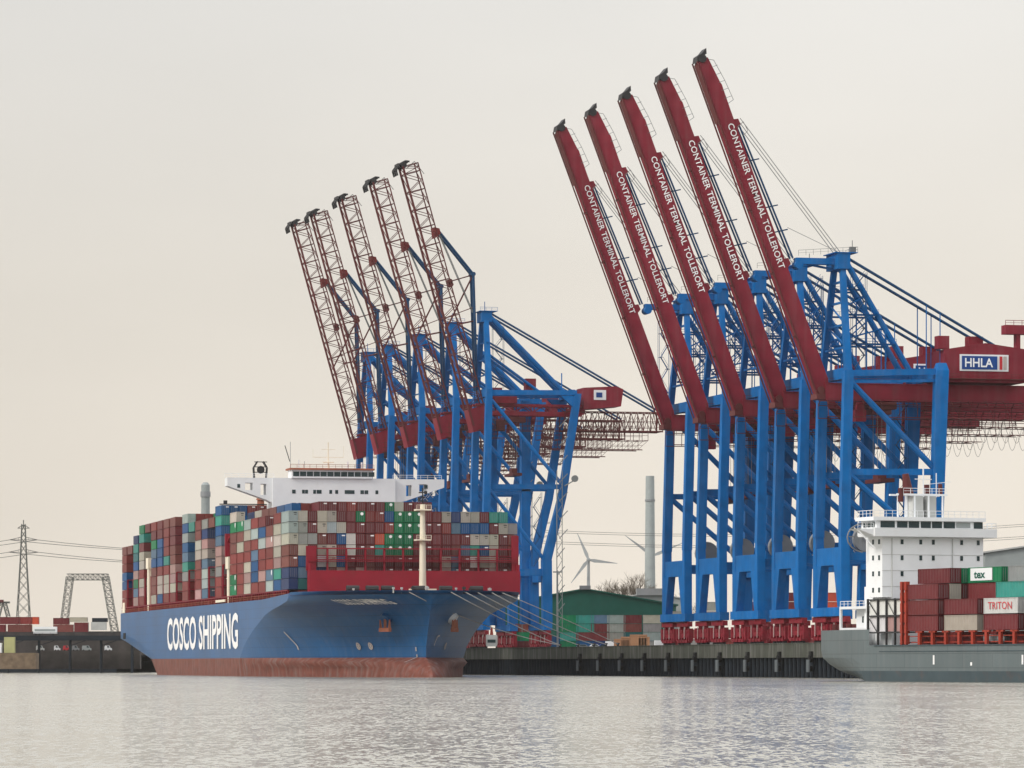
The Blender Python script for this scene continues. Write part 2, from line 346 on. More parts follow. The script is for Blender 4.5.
def red_crane():
    r = empty('container_crane'); V = 19.7; VM = V / 2
    B, RD = M['blue'], M['red']
    def wleg(v, s):
        m = MB(); m.leg((0, v, 16.8), (0, v, 27), 2.1, 2.4); 
        # haunch plate widening towards the portal beam
        m.hexa([(-1.0, v + s * 1.2, 17), (1.0, v + s * 1.2, 17), (1.0, v + s * 2.0, 17), (-1.0, v + s * 2.0, 17)] if s > 0 else
               [(-1.0, v - 2.0, 17), (1.0, v - 2.0, 17), (1.0, v - 1.2, 17), (-1.0, v - 1.2, 17)],
               [(-1.0, v + s * 1.2, 27), (1.0, v + s * 1.2, 27), (1.0, v + s * 5.0, 27), (-1.0, v + s * 5.0, 27)] if s > 0 else
               [(-1.0, v - 5.0, 27), (1.0, v - 5.0, 27), (1.0, v - 1.2, 27), (-1.0, v - 1.2, 27)])
        m.leg((0, v, 27), (0, v, 34), 2.1, 2.4, 2.1, 2.0); m.leg((0, v, 34), (1.0, v, 73.2), 2.3, 2.2, 2.2, 2.1)
        m.build('leg', B, r)
    wleg(0, 1); wleg(V, -1)
    for v, s in ((0, 1), (V, -1)):
        m = MB(); m.leg((22.6, v, 16.8), (23.3, v, 40), 2.7, 2.6); m.leg((23.3, v, 40), (24.4, v, 73.6), 2.7, 2.6, 3.1, 2.8); m.leg((24.4, v, 73.6), (24.4, v, 75.4), 3.1, 2.8, 2.0, 1.9)
        m.build('leg', B, r)
    for u in (0, 22.6):
        m = MB(); m.box(u - 1.25, u + 1.25, -2.4, V + 2.4, 14.8, 16.9); m.build('sill_beam', B, r)
        m = MB(); m.box(u - .9, u + .9, 1.1, V - 1.1, 27.003, 31.2); m.build('portal_beam', B, r)
    for v in (0, V):
        m = MB(); m.beam((1.9, v, 72.6), (22.9, v, 73.3), 1.3, 1.5); m.beam((1.9, v, 70.6), (22.9, v, 71.2), .6, .7); m.build('top_beam', B, r)
        m = MB(); m.beam((1.5, v, 49.1), (22.6, v, 49.3), 1.1, 1.5); m.build('cross_beam', B, r)
        m = MB(); m.tube((1.9, v, 70.3), (22.5, v, 50.3), .75); m.build('brace', B, r)
        m = MB(); m.tube((1.5, v, 48.2), (22.3, v, 31), .75); m.build('brace', B, r)
        m = MB(); m.beam((1.0, v, 29), (22.0, v, 29), 1.3, 2.0); m.build('cross_beam', B, r)
    for u in (1.0, 24.2):
        m = MB(); m.box(u - .8, u + .8, 1.0, V - 1.0, 71.4, 74.0); m.build('portal_beam', B, r)
    # girder
    m = MB(); m.box(-2.2, 74, VM - 2.3, VM + 2.3, 66.6, 70.6); m.box(-2.3, 74.1, VM - 2.45, VM + 2.45, 70.603, 70.8); m.build('girder', RD, r)
    m = MB()      # walkways, rails, festoon track beside and below the girder
    for sv in (-1, 1):
        y = VM + sv * 3.6
        m.box(-2, 74, y - .5, y + .5, 65.6, 65.72); m.rail([(-2, y + sv * .5, 65.7), (74, y + sv * .5, 65.7)], 1.1, .06, 3)
        k = -2
        while k < 74: m.beam((k, VM + sv * 2.3, 66.8), (k, y + sv * .5, 65.6), .16); m.beam((k, y + sv * .4, 65.6), (k, y + sv * .4, 62.6), .14); k += 4.5
        m.beam((-2, y + sv * .4, 62.6), (74, y + sv * .4, 62.6), .22)
    k = 26
    while k < 72: m.beam((k, VM - 4, 62.6), (k, VM + 4, 62.6), .2); m.beam((k, VM - 4, 62.6), (k + 4.5, VM + 4, 62.6), .12); k += 4.5
    m.rail([(-2, VM - 2.2, 70.8), (26, VM - 2.2, 70.8)], 1.1, .05, 2.5)
    m.build('catwalk', M['darkred'], r)
    m = MB(); k = 28      # hanging festoon cables
    while k < 72:
        pts = [(k + 2.6 * t / 8, VM - 4.3, 62.2 - 3.6 * (1 - ((t - 4) / 4) ** 2)) for t in range(9)]; m.path(pts, .045, 4); k += 2.9
    m.build('festoon_cable', M['black'], r)
    # machinery house
    hs = None
    m = MB(); m.prism([(26.5, 71.2), (47, 71.2), (47, 79.4), (37, 80.7), (26.5, 79.0)][::-1], 3.6, 16.2); hs = m.build('machinery_house', RD, r)
    m = MB(); m.box(25.2, 28.0, 4.2, 7, 79.2, 82.3); m.build('roof_vent', RD, hs)
    m = MB(); m.box(34.4, 38, 8, 11, 80.4, 82.6); m.build('roof_vent', RD, hs)
    m = MB(); m.box(26.2, 47.6, 2.6, 3.6, 71.9, 72.05); m.rail([(26.2, 2.7, 72.05), (47.6, 2.7, 72.05)], 1.1, .05, 2); m.build('walkway', M['darkred'], hs)
    sg = MB(); sg.box(30.4, 42.8, 3.42, 3.595, 73.9, 77.9); sign = sg.build('name_sign', M['white'], hs)
    m = MB(); m.box(30.9, 39.9, 3.3, 3.417, 74.3, 77.5); m.build('sign_panel', M['signblue'], sign)
    m = MB(); m.box(40.5, 41.2, 3.3, 3.417, 74.3, 77.5); m.build('sign_panel', M['signred'], sign)
    m = MB(); m.box(41.5, 42.3, 3.3, 3.417, 74.3, 77.5); m.build('sign_panel', M['signgrey'], sign)
    t = text_mesh('HHLA', 3.0, M['white'], bold=.05, sx=.92); map_mesh(t, lambda a, b_: (31.5 + a, 3.27, 74.9 + b_)); link(t, 'lettering', sign)
    # apex
    m = MB(); m.box(.2, 3.4, 5.4, V - 5.4, 98.0, 101.8); m.box(-.5, 5.2, 5.2, V - 5.2, 101.803, 102.0)
    ax = m.build('mast_head', B, r)
    m = MB(); m.rail([(-8.6, 8.6, 101.2), (5.2, 5.3, 102)], 1.3, .05, 1.6); m.rail([(5.2, 5.3, 102), (5.2, V - 5.3, 102)], 1.3, .05, 1.6); m.beam((4.4, 7, 102), (4.4, 7, 105), .14); m.box(3.6, 5.1, 6.3, 7.2, 102, 103.4); m.build('railing', M['cable'], ax)
    m = MB(); m.beam((.4, VM - 1, 99.9), (-9.4, VM - 1, 99.9), 2.2, 1.5); m.tube((-8.7, VM - 2.4, 98.9), (-8.7, VM + 1, 98.9), 1.0, n=12); m.beam((.4, VM, 98.2), (-6, VM, 99.3), .5); m.build('head_beam', B, r)
    for v, va in ((0, 6.6), (V, V - 6.6)):
        m = MB(); m.leg((1.0, v, 73.2), (1.8, va, 98.2), 1.6, 1.6, 1.3, 1.3); m.build('mast', B, r)
        m = MB(); m.tube((3.0, va, 99.2), (18.7, va, 73.9), .75); m.build('backstay', B, r)
        m = MB(); m.tube((3.2, va, 100.6), (58, va + (1 if v == 0 else -1) * .6, 70.9), .36); m.build('tie_rod', M['navy_stay'], r)
    m = MB()
    for z in (79, 84.5, 90, 95):
        t_ = (z - 73.2) / 25; va = 6.6 * t_; m.beam((1.0 + .8 * t_, va, z), (1.0 + .8 * t_, V - va, z), .5)
    for z, z2 in ((79, 84.5), (84.5, 90)):
        t_ = (z - 73.2) / 25; t2 = (z2 - 73.2) / 25; m.tube((1.3, 6.6 * t_, z), (1.5, V - 6.6 * t2, z2), .22, n=6)
    for t_ in (.3, .6): 
        u = 3 + 15.7 * t_; z = 99.2 - 25.3 * t_; m.beam((u, 6.6, z), (u, V - 6.6, z), .5)
        m.tube((1.4, 6.6, z - 3), (u, 6.6, z), .22, n=6)
    m.build('mast_bracing', B, r)
    for sv in (-1, 1):
        m = MB()
        for z in (80, 87, 93):
            um = 1 + .8 * (z - 73.2) / 25; ub = 3 + 15.7 * (99.2 - z) / 25.3; y = VM + sv * (3.3 + (98 - z) * .05)
            m.beam((um, y, z), (ub, y, z), .34); m.box(um, ub, y - .5, y + .5, z + .2, z + .26); m.rail([(um, y - .5, z + .25), (ub, y - .5, z + .25)], 1.1, .05, 1.8)
        m.tube((1.2, VM + sv * 4, 80), (9.5, VM + sv * 3.6, 87), .16, n=5); m.tube((1.6, VM + sv * 3.6, 93), (13.6, VM + sv * 4, 80.5), .16, n=5); m.tube((7.6, VM + sv * 4, 74), (7.6, VM + sv * 3.5, 91), .2, n=5); m.tube((12.4, VM + sv * 4, 74), (12.4, VM + sv * 3.7, 83.5), .18, n=5)
        m.build('mast_walkway', B, r)
    m = MB(); stairs(m, -2.2, V - 5, 74, 97, 2.0); m.build('stairway', B, r)
    m = MB()
    for u in (23, 26.5):
        z = 100.6 - (u - 3.2) / 54.8 * 29.7; m.tube((u, 6.6, 73), (u, 6.6, z), .14, n=5); m.tube((u, V - 6.6, 73), (u, V - 6.6, z), .14, n=5)
    m.build('hanger', M['blue'], r)
    m = MB(); stairs(m, 4.8, 3.0, 74, 97); m.build('stairway', M['navy_stay'], r); m = MB(); stairs(m, 20, V - 3, 31, 69, 2.4); m.build('stairway', M['navy_stay'], r)
    # boom, raised
    hx, hz, tx, tz = -4.1, 68.6, -34.0, 147.4
    dx, dz = tx - hx, tz - hz; LB = math.hypot(dx, dz); dx /= LB; dz /= LB; nx, nz_ = dz, -dx      # n points landward/up
    P = lambda s, q: (hx + dx * s + nx * q, hz + dz * s + nz_ * q)
    m = MB(); D = 3.5; va, vb = VM - 1.8, VM + 1.8; TQ_ = 1.5
    prof = [P(-1.2, 0), P(2, 0), P(LB - 1, 0), P(LB, 1.0), P(LB - .5, 2.6), P(LB - 7, 3.4), P(LB - 7.6, 3.6), P(LB - 14, D), P(2, D + .2), P(-1.2, 2.8)]
    m.prism(prof[::-1] if False else prof, va, vb)
    boom = m.build('boom', RD, r)
    m = MB()
    for q, s in ((-.05, LB - 16.0),): m.prism([P(LB - 16, -.06), P(LB - 1.2, -.06), P(LB - 1.2, -.35), P(LB - 16, -.35)], va + .5, vb - .5)
    m.prism([P(-1, -.5), P(LB - .6, -.5), P(LB - .6, -.25), P(-1, -.25)], va - .45, va + .1); m.prism([P(-1, -.5), P(LB - .6, -.5), P(LB - .6, -.25), P(-1, -.25)], vb - .1, vb + .45)
    m.build('trolley_rail', M['darkred'], boom)
    m = MB()
    def P3(s, q, v): a = P(s, q); return (a[0], v, a[1])
    for s_ in (LB - .3,):
        for v in (va, VM, vb): m.tube(P3(s_, 1.2, v - .4), P3(s_, 1.2, v + .4), 1.0, n=12)
        m.prism([P(LB - .8, -.5), P(LB + .6, .3), P(LB + .9, 1.6), P(LB + 1.7, 3.0), P(LB + .4, 2.6), P(LB + .1, 1.4), P(LB - .6, .3)], va - .1, vb + .1)
    m.build('tip_sheave', M['black'], boom)
    m = MB(); m.path([P3(LB - 1, 2.6, va - .1), P3(LB - 1.6, 3.7, va - .1), P3(LB - 7, 4.6, va - .1), P3(LB - 12, 5.0, va - .1), P3(LB - 12.4, D, va - .1)], .07)
    for s_ in (LB - 3, LB - 5, LB - 7, LB - 9, LB - 11): m.path([P3(s_, 3.0, va - .1), P3(s_, 3.9 + (LB - s_) * .1, va - .1)], .06)
    m.build('ladder_cage', M['cable'], boom); m = MB()
    for s_ in (LB - 18.5,): m.path([P3(s_, D, va), P3(s_ + .8, D + 2, va), P3(s_ - 1.6, D + 2.3, va), P3(s_ - 2.4, D + .6, va)], .07)
    m.build('ladder_cage', M['cable'], boom)
    for s_ in (14, 30, 46, 60): m = MB(); m.prism([P(s_, -.6), P(s_ + .6, -.6), P(s_ + .6, -1.2), P(s_, -1.2)], va - .6, va - .1); m.build('bracket', M['darkred'], boom)
    for sl_ in (LB - 17.5, 31.5):
        m = MB(); m.prism([P(sl_ - 1.6, D - .3), P(sl_ + 1.2, D - .3), P(sl_ + .9, D + 1.2), P(sl_ - .6, D + 1.3)], VM - 1.4, VM + 1.4); m.build('stay_lug', RD, boom)
    t = text_mesh('CONTAINER TERMINAL TOLLERORT', 2.15, M['letter'], bold=.02, sx=.80, space=1.02)
    wd = max(v.co.x for v in t.vertices); s0, s1 = LB - 17.0, 30.6
    map_mesh(t, lambda a, b_: (P(s0 - a / wd * (s0 - s1), TQ_ + b_)[0], va - .12, P(s0 - a / wd * (s0 - s1), TQ_ + b_)[1]))
    link(t, 'lettering', boom)
    m = MB()
    a = P(LB - 17.3, D + .9)
    for v in (VM - 1.1, VM + 1.1): m.tube((a[0], v, a[1]), (-10.0, v, 100.6), .24, n=6)
    for f_ in (.28, .62, .8):
        pu = a[0] + (-10 - a[0]) * f_; pz = a[1] + (100.6 - a[1]) * f_; m.beam((pu - 1.6, VM, pz - .3), (pu + 1.8, VM, pz + .5), .3)
    m.build('forestay', M['navy_stay'], r)
    m = MB()
    for v, q in ((VM - 2, 0), (VM + .3, 0), (VM + 2.6, 0)): m.tube((a[0] + .3, v, a[1] + .8), (1.6, v, 102.2), .09, n=4)
    m.tube((-11, VM, 108), (1, VM - 3, 102), .06, n=4)
    m.build('hoist_rope', M['cable'], r)
    m = MB(); m.tube((-3.2, va - .5, 69.0), (-3.2, vb + .5, 69.0), .9, n=14); m.box(-4.4, -2.3, va - .6, vb + .6, 66.8, 68.2); m.build('hinge', M['darkred'], r)
    # trolley + spreader, cab
    m = MB(); m.box(12, 19, VM - 3.1, VM + 3.1, 64.6, 66.3); m.box(13, 18, VM - 2.2, VM + 2.2, 63.4, 64.6); tr = m.build('trolley', M['darkred'], r)
    m = MB(); m.box(8.6, 11.2, VM - 3.2, VM - .9, 61.6, 64.4); m.box(9, 10.8, VM - 2.9, VM - 1.2, 64.4, 66); m.build('cab', M['red'], r)
    m = MB(); m.box(14, 17.4, VM - 6, VM + 6, 47.0, 47.9); m.box(14.6, 16.8, VM - 1.8, VM + 1.8, 47.9, 49.6); m.build('spreader', M['darkred'], r)
    m = MB()
    for u in (14.6, 16.8):
        for v in (VM - 1.6, VM + 1.6): m.tube((u, v, 49.5), (u, v, 63.5), .06, n=4)
    m.build('spreader_rope', M['cable'], r)
    m = MB(); m.tube((6.2, 1.6, 33.2), (6.2, 3.4, 33.2), 3.1, n=20); m.tube((6.2, 1.4, 33.2), (6.2, 3.6, 33.2), .8, n=10); m.build('cable_reel', M['grey'], r)
    for v in (VM,):
        m = MB(); m.box(8.6, 11.4, 4.2, 8.2, 30.0, 33.4); m.build('electric_cabinet', B, r)
    bogies(r, 2.4, V - 2.4, 14.8, (0, 22.6))
    return r

def lattice_boom(m, P3, LB, D, va, vb, rc=.20, rb=.10, step=6.0):
    for q in (0, D):
        for v in (va, vb): m.beam(P3(0, q, v), P3(LB, q, v), rc * (2.6 if q == 0 else 1.7))
    s = 0; k = 0
    while s < LB - .1:
        s2 = min(LB, s + step)
        for v in (va, vb):
            m.beam(P3(s, 0, v), P3((s + s2) / 2, D, v), rb * 2); m.beam(P3((s + s2) / 2, D, v), P3(s2, 0, v), rb * 2)
            m.beam(P3(s, 0, v), P3(s, D, v), rb * 2.4)
        for q in (0, D): m.beam(P3(s, q, va), P3(s, q, vb), rb * 2.2)
        m.beam(P3(s, D, va), P3(s2, D, vb), rb * 1.8); m.beam(P3(s, 0, va), P3(s2, 0, vb), rb * 1.8)
        s = s2; k += 1
    for q in (0, D): m.beam(P3(LB, q, va), P3(LB, q, vb), rb * 2.4)
    for v in (va, vb): m.beam(P3(LB, 0, v), P3(LB, D, v), rb * 2.4)

def lattice_crane():
    r = empty('container_crane'); V = 17.6; VM = V / 2; B = M['blue']
    for v, s in ((0, 1), (V, -1)):
        m = MB(); m.leg((0, v, 16.4), (0, v, 34), 2.4, 3.0, 2.4, 2.6); m.leg((0, v, 34), (1.3, v, 92), 2.4, 2.4, 2.0, 2.2); m.build('leg', B, r)
        m = MB(); m.leg((20.6, v, 16.4), (20.4, v, 37), 3.0, 3.0); m.leg((20.4, v, 37), (25.6, v, 57.5), 2.9, 2.6, 2.5, 2.4); m.leg((25.6, v, 57.5), (30.8, v, 91), 2.5, 2.4, 2.2, 2.2); m.build('leg', B, r)
        m = MB(); m.beam((2.3, v, 91), (30.5, v, 91.3), 1.4, 1.6); m.prism([(25, 90.2), (31.6, 90.2), (30.4, 85.5)], v - .9, v + .9); m.build('top_beam', B, r)
        m = MB(); m.beam((1.5, v, 60.6), (25, v, 60.8), 1.2, 1.6); m.build('cross_beam', B, r)
        m = MB(); m.beam((1.2, v, 33), (19.5, v, 33), 1.4, 2.2); m.build('cross_beam', B, r)
        m = MB(); m.tube((2.2, v, 88.5), (25.4, v, 61.8), .62); m.build('brace', B, r)
        m = MB(); m.tube((1.6, v, 59.5), (19.6, v, 37.2), .62); m.build('brace', B, r)
    for u in (0, 20.6):
        m = MB(); m.box(u - 1.3, u + 1.3, -2, V + 2, 14.4, 16.5); m.build('sill_beam', B, r)
        m = MB(); m.box(u - .9, u + .9, 1.4, V - 1.4, 30.0, 34.4); m.build('portal_beam', B, r)
    for u in (1.3, 29.6):
        m = MB(); m.box(u - .8, u + .8, 1.2, V - 1.2, 89.8, 92.4); m.build('portal_beam', B, r)
    # girder and lattice backreach
    m = MB(); m.box(-1.6, 34, VM - 2.6, VM - 1.4, 84.0, 85.4); m.box(-1.6, 34, VM + 1.4, VM + 2.6, 84.0, 85.4); m.box(-1.6, 34, VM - 2.5, VM - 1.6, 87.0, 87.8); m.box(-1.6, 34, VM + 1.6, VM + 2.5, 87.0, 87.8)
    k = 0
    while k < 34:
        m.box(k, k + .6, VM - 1.6, VM + 1.6, 84.6, 85.3)
        for y in (VM - 2, VM + 2): m.beam((k, y, 85.3), (k, y, 87.1), .4); m.beam((k, y, 85.3), (k + 3, y, 87.1), .25); m.beam((k + 3, y, 87.1), (k + 6, y, 85.3), .25)
        k += 6
    m.build('girder', M['red'], r)
    m = MB(); m.box(4, 12, VM - 3.4, VM + 3.4, 87.9, 90.2); m.build('electric_room', M['red'], r)
    m = MB(); P3 = lambda s, q, v: (28 + s, v, 79.4 + q)
    lattice_boom(m, P3, 33, 6.2, VM - 3.4, VM + 3.4, .17, .09, 4.4)
    for z in (80.8, 82.6):
        for v in (VM - 3.6, VM + 3.6): m.beam((-1, v, z), (61, v, z), .14)
    k = 0
    while k < 61:
        for v in (VM - 3.6, VM + 3.6): m.beam((k, v, 79.3), (k, v, 84.4), .12)
        k += 3.1
    m.box(-1, 61, VM - 4.2, VM - 3.2, 79.2, 79.35); m.box(-1, 61, VM + 3.2, VM + 4.2, 79.2, 79.35)
    for v in (VM - 3.6, VM + 3.6):
        m.beam((20, v, 76.4), (56, v, 76.4), .16); m.beam((20, v, 78), (56, v, 78), .12)
        k = 20
        while k < 57: m.beam((k, v, 76.4), (k, v, 79.4), .14); k += 3
    k = 20
    while k < 57: m.beam((k, VM - 3.6, 76.4), (k, VM + 3.6, 76.4), .14); k += 3
    k = 22
    while k < 54:
        for v in (VM - 3.6, VM + 3.6): m.beam((k, v, 73.4), (k, v, 76.4), .14); m.beam((k, v, 73.4), (k + 3.4, v, 76.4), .1); m.beam((k, v, 79.4), (k + 3.4, v, 84.4), .12)
        k += 3.4
    for v in (VM - 3.6, VM + 3.6): m.beam((22, v, 73.4), (54, v, 73.4), .2); m.beam((22, v, 74.8), (54, v, 74.8), .1)
    m.box(22, 54, VM - 4.2, VM - 3.4, 73.2, 73.3); m.box(22, 54, VM + 3.4, VM + 4.2, 73.2, 73.3)
    m.build('backreach_lattice', M['darkred'], r)
    m = MB(); m.prism([(34, 86.2), (46.6, 87.4), (47.4, 93.0), (45, 93.9), (34, 93.3)], VM - 4.6, VM + 4.6); h_ = m.build('machinery_house', M['red'], r)
    m = MB(); m.box(37.4, 41.5, VM - 4.72, VM - 4.605, 89.4, 92.6); m.build('name_sign', M['letter'], h_)
    m = MB(); m.box(38.2, 40.2, VM - 4.82, VM - 4.725, 90.2, 91.8); m.build('sign_panel', M['signblue'], h_)
    m = MB(); m.box(15.4, 18.8, VM - 1.5, VM + 1.5, 92.2, 96.2); m.build('winch_box', M['red'], r)
    # mast
    m = MB(); m.box(.2, 3.6, VM - 3.4, VM + 3.4, 114.2, 117.6); m.box(-.4, 5.4, VM - 3.8, VM + 3.8, 117.6, 117.8); m.beam((2, VM, 117.8), (2, VM, 121), .2); m.rail([(-.4, VM - 3.8, 117.8), (5.4, VM - 3.8, 117.8)], 1.1, .06, 1.5)
    m.build('mast_head', B, r)
    for v, va in ((0, VM - 2.6), (V, VM + 2.6)):
        m = MB(); m.leg((1.3, v, 92), (1.8, va, 115), 1.9, 1.9, 1.6, 1.5); m.build('mast', B, r)
        m = MB(); m.tube((3.0, va, 116), (28.6, va, 91.0), .85); m.build('backstay', B, r)
        m = MB(); m.tube((3.4, va, 117.0), (60, va, 86), .34); m.build('tie_rod', M['navy_stay'], r)
        m = MB(); m.tube((2.2, va, 104), (20, va, 91.5), .5); m.build('brace', B, r)
    m = MB(); 
    for z in (97, 102, 107.5): m.beam((1.5, 2, z), (1.5, V - 2, z), .4)
    m.tube((27, VM - 3, 98), (27, VM - 3, 92), .2, n=5); m.build('mast_bracing', B, r)
    m = MB(); stairs(m, 5.2, 3.4, 92.5, 113); m.build('stairway', M['navy_stay'], r); m = MB(); stairs(m, 17.6, 1.6, 35, 59, 2.2); m.build('stairway', M['navy_stay'], r)
    # lattice boom raised
    hx, hz, tx, tz = -2.4, 80.5, -25.8, 163.8
    dx, dz = tx - hx, tz - hz; LB = math.hypot(dx, dz); dx /= LB; dz /= LB; nx, nz_ = dz, -dx
    def P3(s, q, v): return (hx + dx * s + nx * q, v, hz + dz * s + nz_ * q)
    D = 5.2; va, vb = VM - 2.6, VM + 2.6
    m = MB(); lattice_boom(m, P3, LB, D, va, vb); boom = m.build('boom', M['darkred'], r)
    m = MB(); m.beam(P3(0, 0, va - .5), P3(LB, 0, va - .5), .3, .6); m.beam(P3(0, 0, vb + .5), P3(LB, 0, vb + .5), .3, .6); m.build('trolley_rail', M['darkred'], boom)
    m = MB()
    for v in (va, VM, vb): m.tube(P3(LB + .3, .4, v - .5), P3(LB + .3, .4, v + .5), 1.0, n=10)
    for v in (va, VM, vb):
        m.path([P3(LB - 2.4, -2.4, v), P3(LB - .4, -2.4, v), P3(LB + 1.0, -.6, v), P3(LB + 1.4, 1.2, v), P3(LB + 1.0, 2.6, v)], .32)
    m.beam(P3(LB + .9, -1, va), P3(LB + .9, -1, vb), .8); m.beam(P3(LB + 1.2, 1.6, va), P3(LB + 1.2, 1.6, vb), .9); m.beam(P3(LB - .6, -2.2, va), P3(LB - .6, -2.2, vb), .5)
    m.path([P3(LB - 1, 1, va), P3(LB + .6, 4.2, va), P3(LB - 4, 6.2, va)], .1)
    m.build('tip_sheave', M['black'], boom)
    sl_ = 63.5
    m = MB(); m.hexa([P3(sl_ - 1.8, D - .8, va), P3(sl_ - .8, D + 1.2, va), P3(sl_ - .8, D + 1.2, vb), P3(sl_ - 1.8, D - .8, vb)], [P3(sl_ + 1.6, D - .4, va), P3(sl_ + .8, D + 1.2, va), P3(sl_ + .8, D + 1.2, vb), P3(sl_ + 1.6, D - .4, vb)]); m.build('stay_lug', M['deckred'], boom)
    m = MB(); m.hexa([P3(-2, -.6, va - .6), P3(-2, D + .4, va - .6), P3(-2, D + .4, vb + .6), P3(-2, -.6, vb + .6)], [P3(5.5, -.4, va - .4), P3(5.5, D, va - .4), P3(5.5, D, vb + .4), P3(5.5, -.4, vb + .4)]); m.build('boom_foot', M['red'], boom)
    a = P3(sl_, D + 1.0, 0)
    m = MB()
    for v in (VM - 1.6, VM + 1.6): m.tube((a[0], v, a[2]), (-2.2, v, 129.7), .42, n=6); m.tube((-2.2, v, 129.7), (-1.0, v, 92), .48, n=6)
    m.tube((-2.2, VM - 2.4, 129.7), (-2.2, VM + 2.4, 129.7), .7, n=8)
    m.build('forestay', M['navy_stay'], r)
    m = MB(); m.tube((-2.2, VM, 129.5), P3(47, D, VM), .2, n=5); m.tube((-2.2, VM, 129), P3(32, 0, VM), .28, n=5); m.tube((-1.8, VM, 114.6), P3(33, D - .5, VM), .28, n=5); m.tube((-2.0, VM, 119), P3(36, .5, VM), .14, n=5)
    for q in (46, 47): m.tube(P3(q, D + .4, VM - 1), P3(q, D + .4, VM + 1), .9, n=8)
    m.build('stay_prop', M['darkred'], r)
    m = MB()
    for v in (VM - .9, VM, VM + .9): m.tube((a[0] + .4, v, a[2] - .6), (-2.0, v, 117.4), .10, n=4)
    m.build('hoist_rope', M['cable'], r)
    m = MB(); m.box(12, 18, VM - 3, VM + 3, 81.8, 83.6); m.box(8.4, 11, VM - 3.2, VM - .8, 79, 82.4); m.build('trolley', M['darkred'], r)
    m = MB(); m.box(13, 16, VM - 6, VM + 6, 64.4, 65.3); m.box(13.6, 15.4, VM - 1.8, VM + 1.8, 65.3, 67); m.build('spreader', M['darkred'], r)
    m = MB()
    for u in (13.8, 15.2):
        for v in (VM - 1.6, VM + 1.6): m.tube((u, v, 66.8), (u, v, 82), .06, n=4)
    m.build('spreader_rope', M['cable'], r)
    bogies(r, 2.6, V - 2.6, 14.4, (0, 20.6))
    return r

def q_place(o, x, dz=0):
    p_ = q_at(x); o.location = p_; o.rotation_euler.z = TQ
    sh_ = random.uniform(-7, 4)
    for c_ in o.children:
        if c_.name.split('.')[0] in ('trolley', 'cab', 'spreader', 'spreader_rope'): c_.location.x = sh_
place = ['nearest and rightmost', 'second from the right', 'middle', 'second from the left', 'farthest and leftmost']
proto = red_crane()
for i, x in enumerate((844, 801, 760, 722, 687)):
    o = proto if i == 0 else copy_tree(proto); q_place(o, x)
    tag(o, 'blue quay crane with solid red raised boom, %s of the right-hand five' % place[i], 'crane', 'quay cranes with solid red booms')
near_crane = bpy.data.objects['container_crane']
m = MB(); m.box(43, 62, 6, 9, 83.2, 85.4); m.box(46, 47, 6.5, 8.5, 79.2, 83.2); m.box(55, 56, 6.5, 8.5, 70.9, 83.2); m.rail([(43, 6, 85.4), (62, 6, 85.4)], 1.1, .08, 2); m.build('service_hoist', M['red'], near_crane)
proto = lattice_crane()
for i, x in enumerate((485, 452.5, 418.5, 388, 367)):
    o = proto if i == 0 else copy_tree(proto); q_place(o, x)
    tag(o, 'blue quay crane with raised lattice boom, %s of the left-hand five' % place[i], 'crane', 'quay cranes with lattice booms')
    if i == 0:
        m = MB(); m.box(16.4, 19.4, 17, 20, 16.5, 89.6); s_ = m.build('lift_shaft', M['blue'], o)
        m = MB(); k = 20
        while k < 86: m.beam((23.5 if k < 40 else 24.2, -2, k), (26 if k < 40 else 27, -2, k + 3), .25); k += 6
        m.tube((23.4, -2, 14), (23.4, -2, 66), .16, n=6); m.tube((25.2, -2, 14), (25.2, -2, 66), .12, n=6)
        k = 16
        while k < 64: m.beam((23.4, -2, k), (25.2, -2, k + 3), .14); m.beam((25.2, -2, k + 3), (23.4, -2, k + 6), .14); k += 6
        m.tube((26, -2, 61), (29.5, -2, 63), .2, n=5); m.tube((29.4, -2.4, 63.4), (29.4, -1.6, 63.4), 1.1, n=12)
        m.build('service_mast', M['cable'], o)

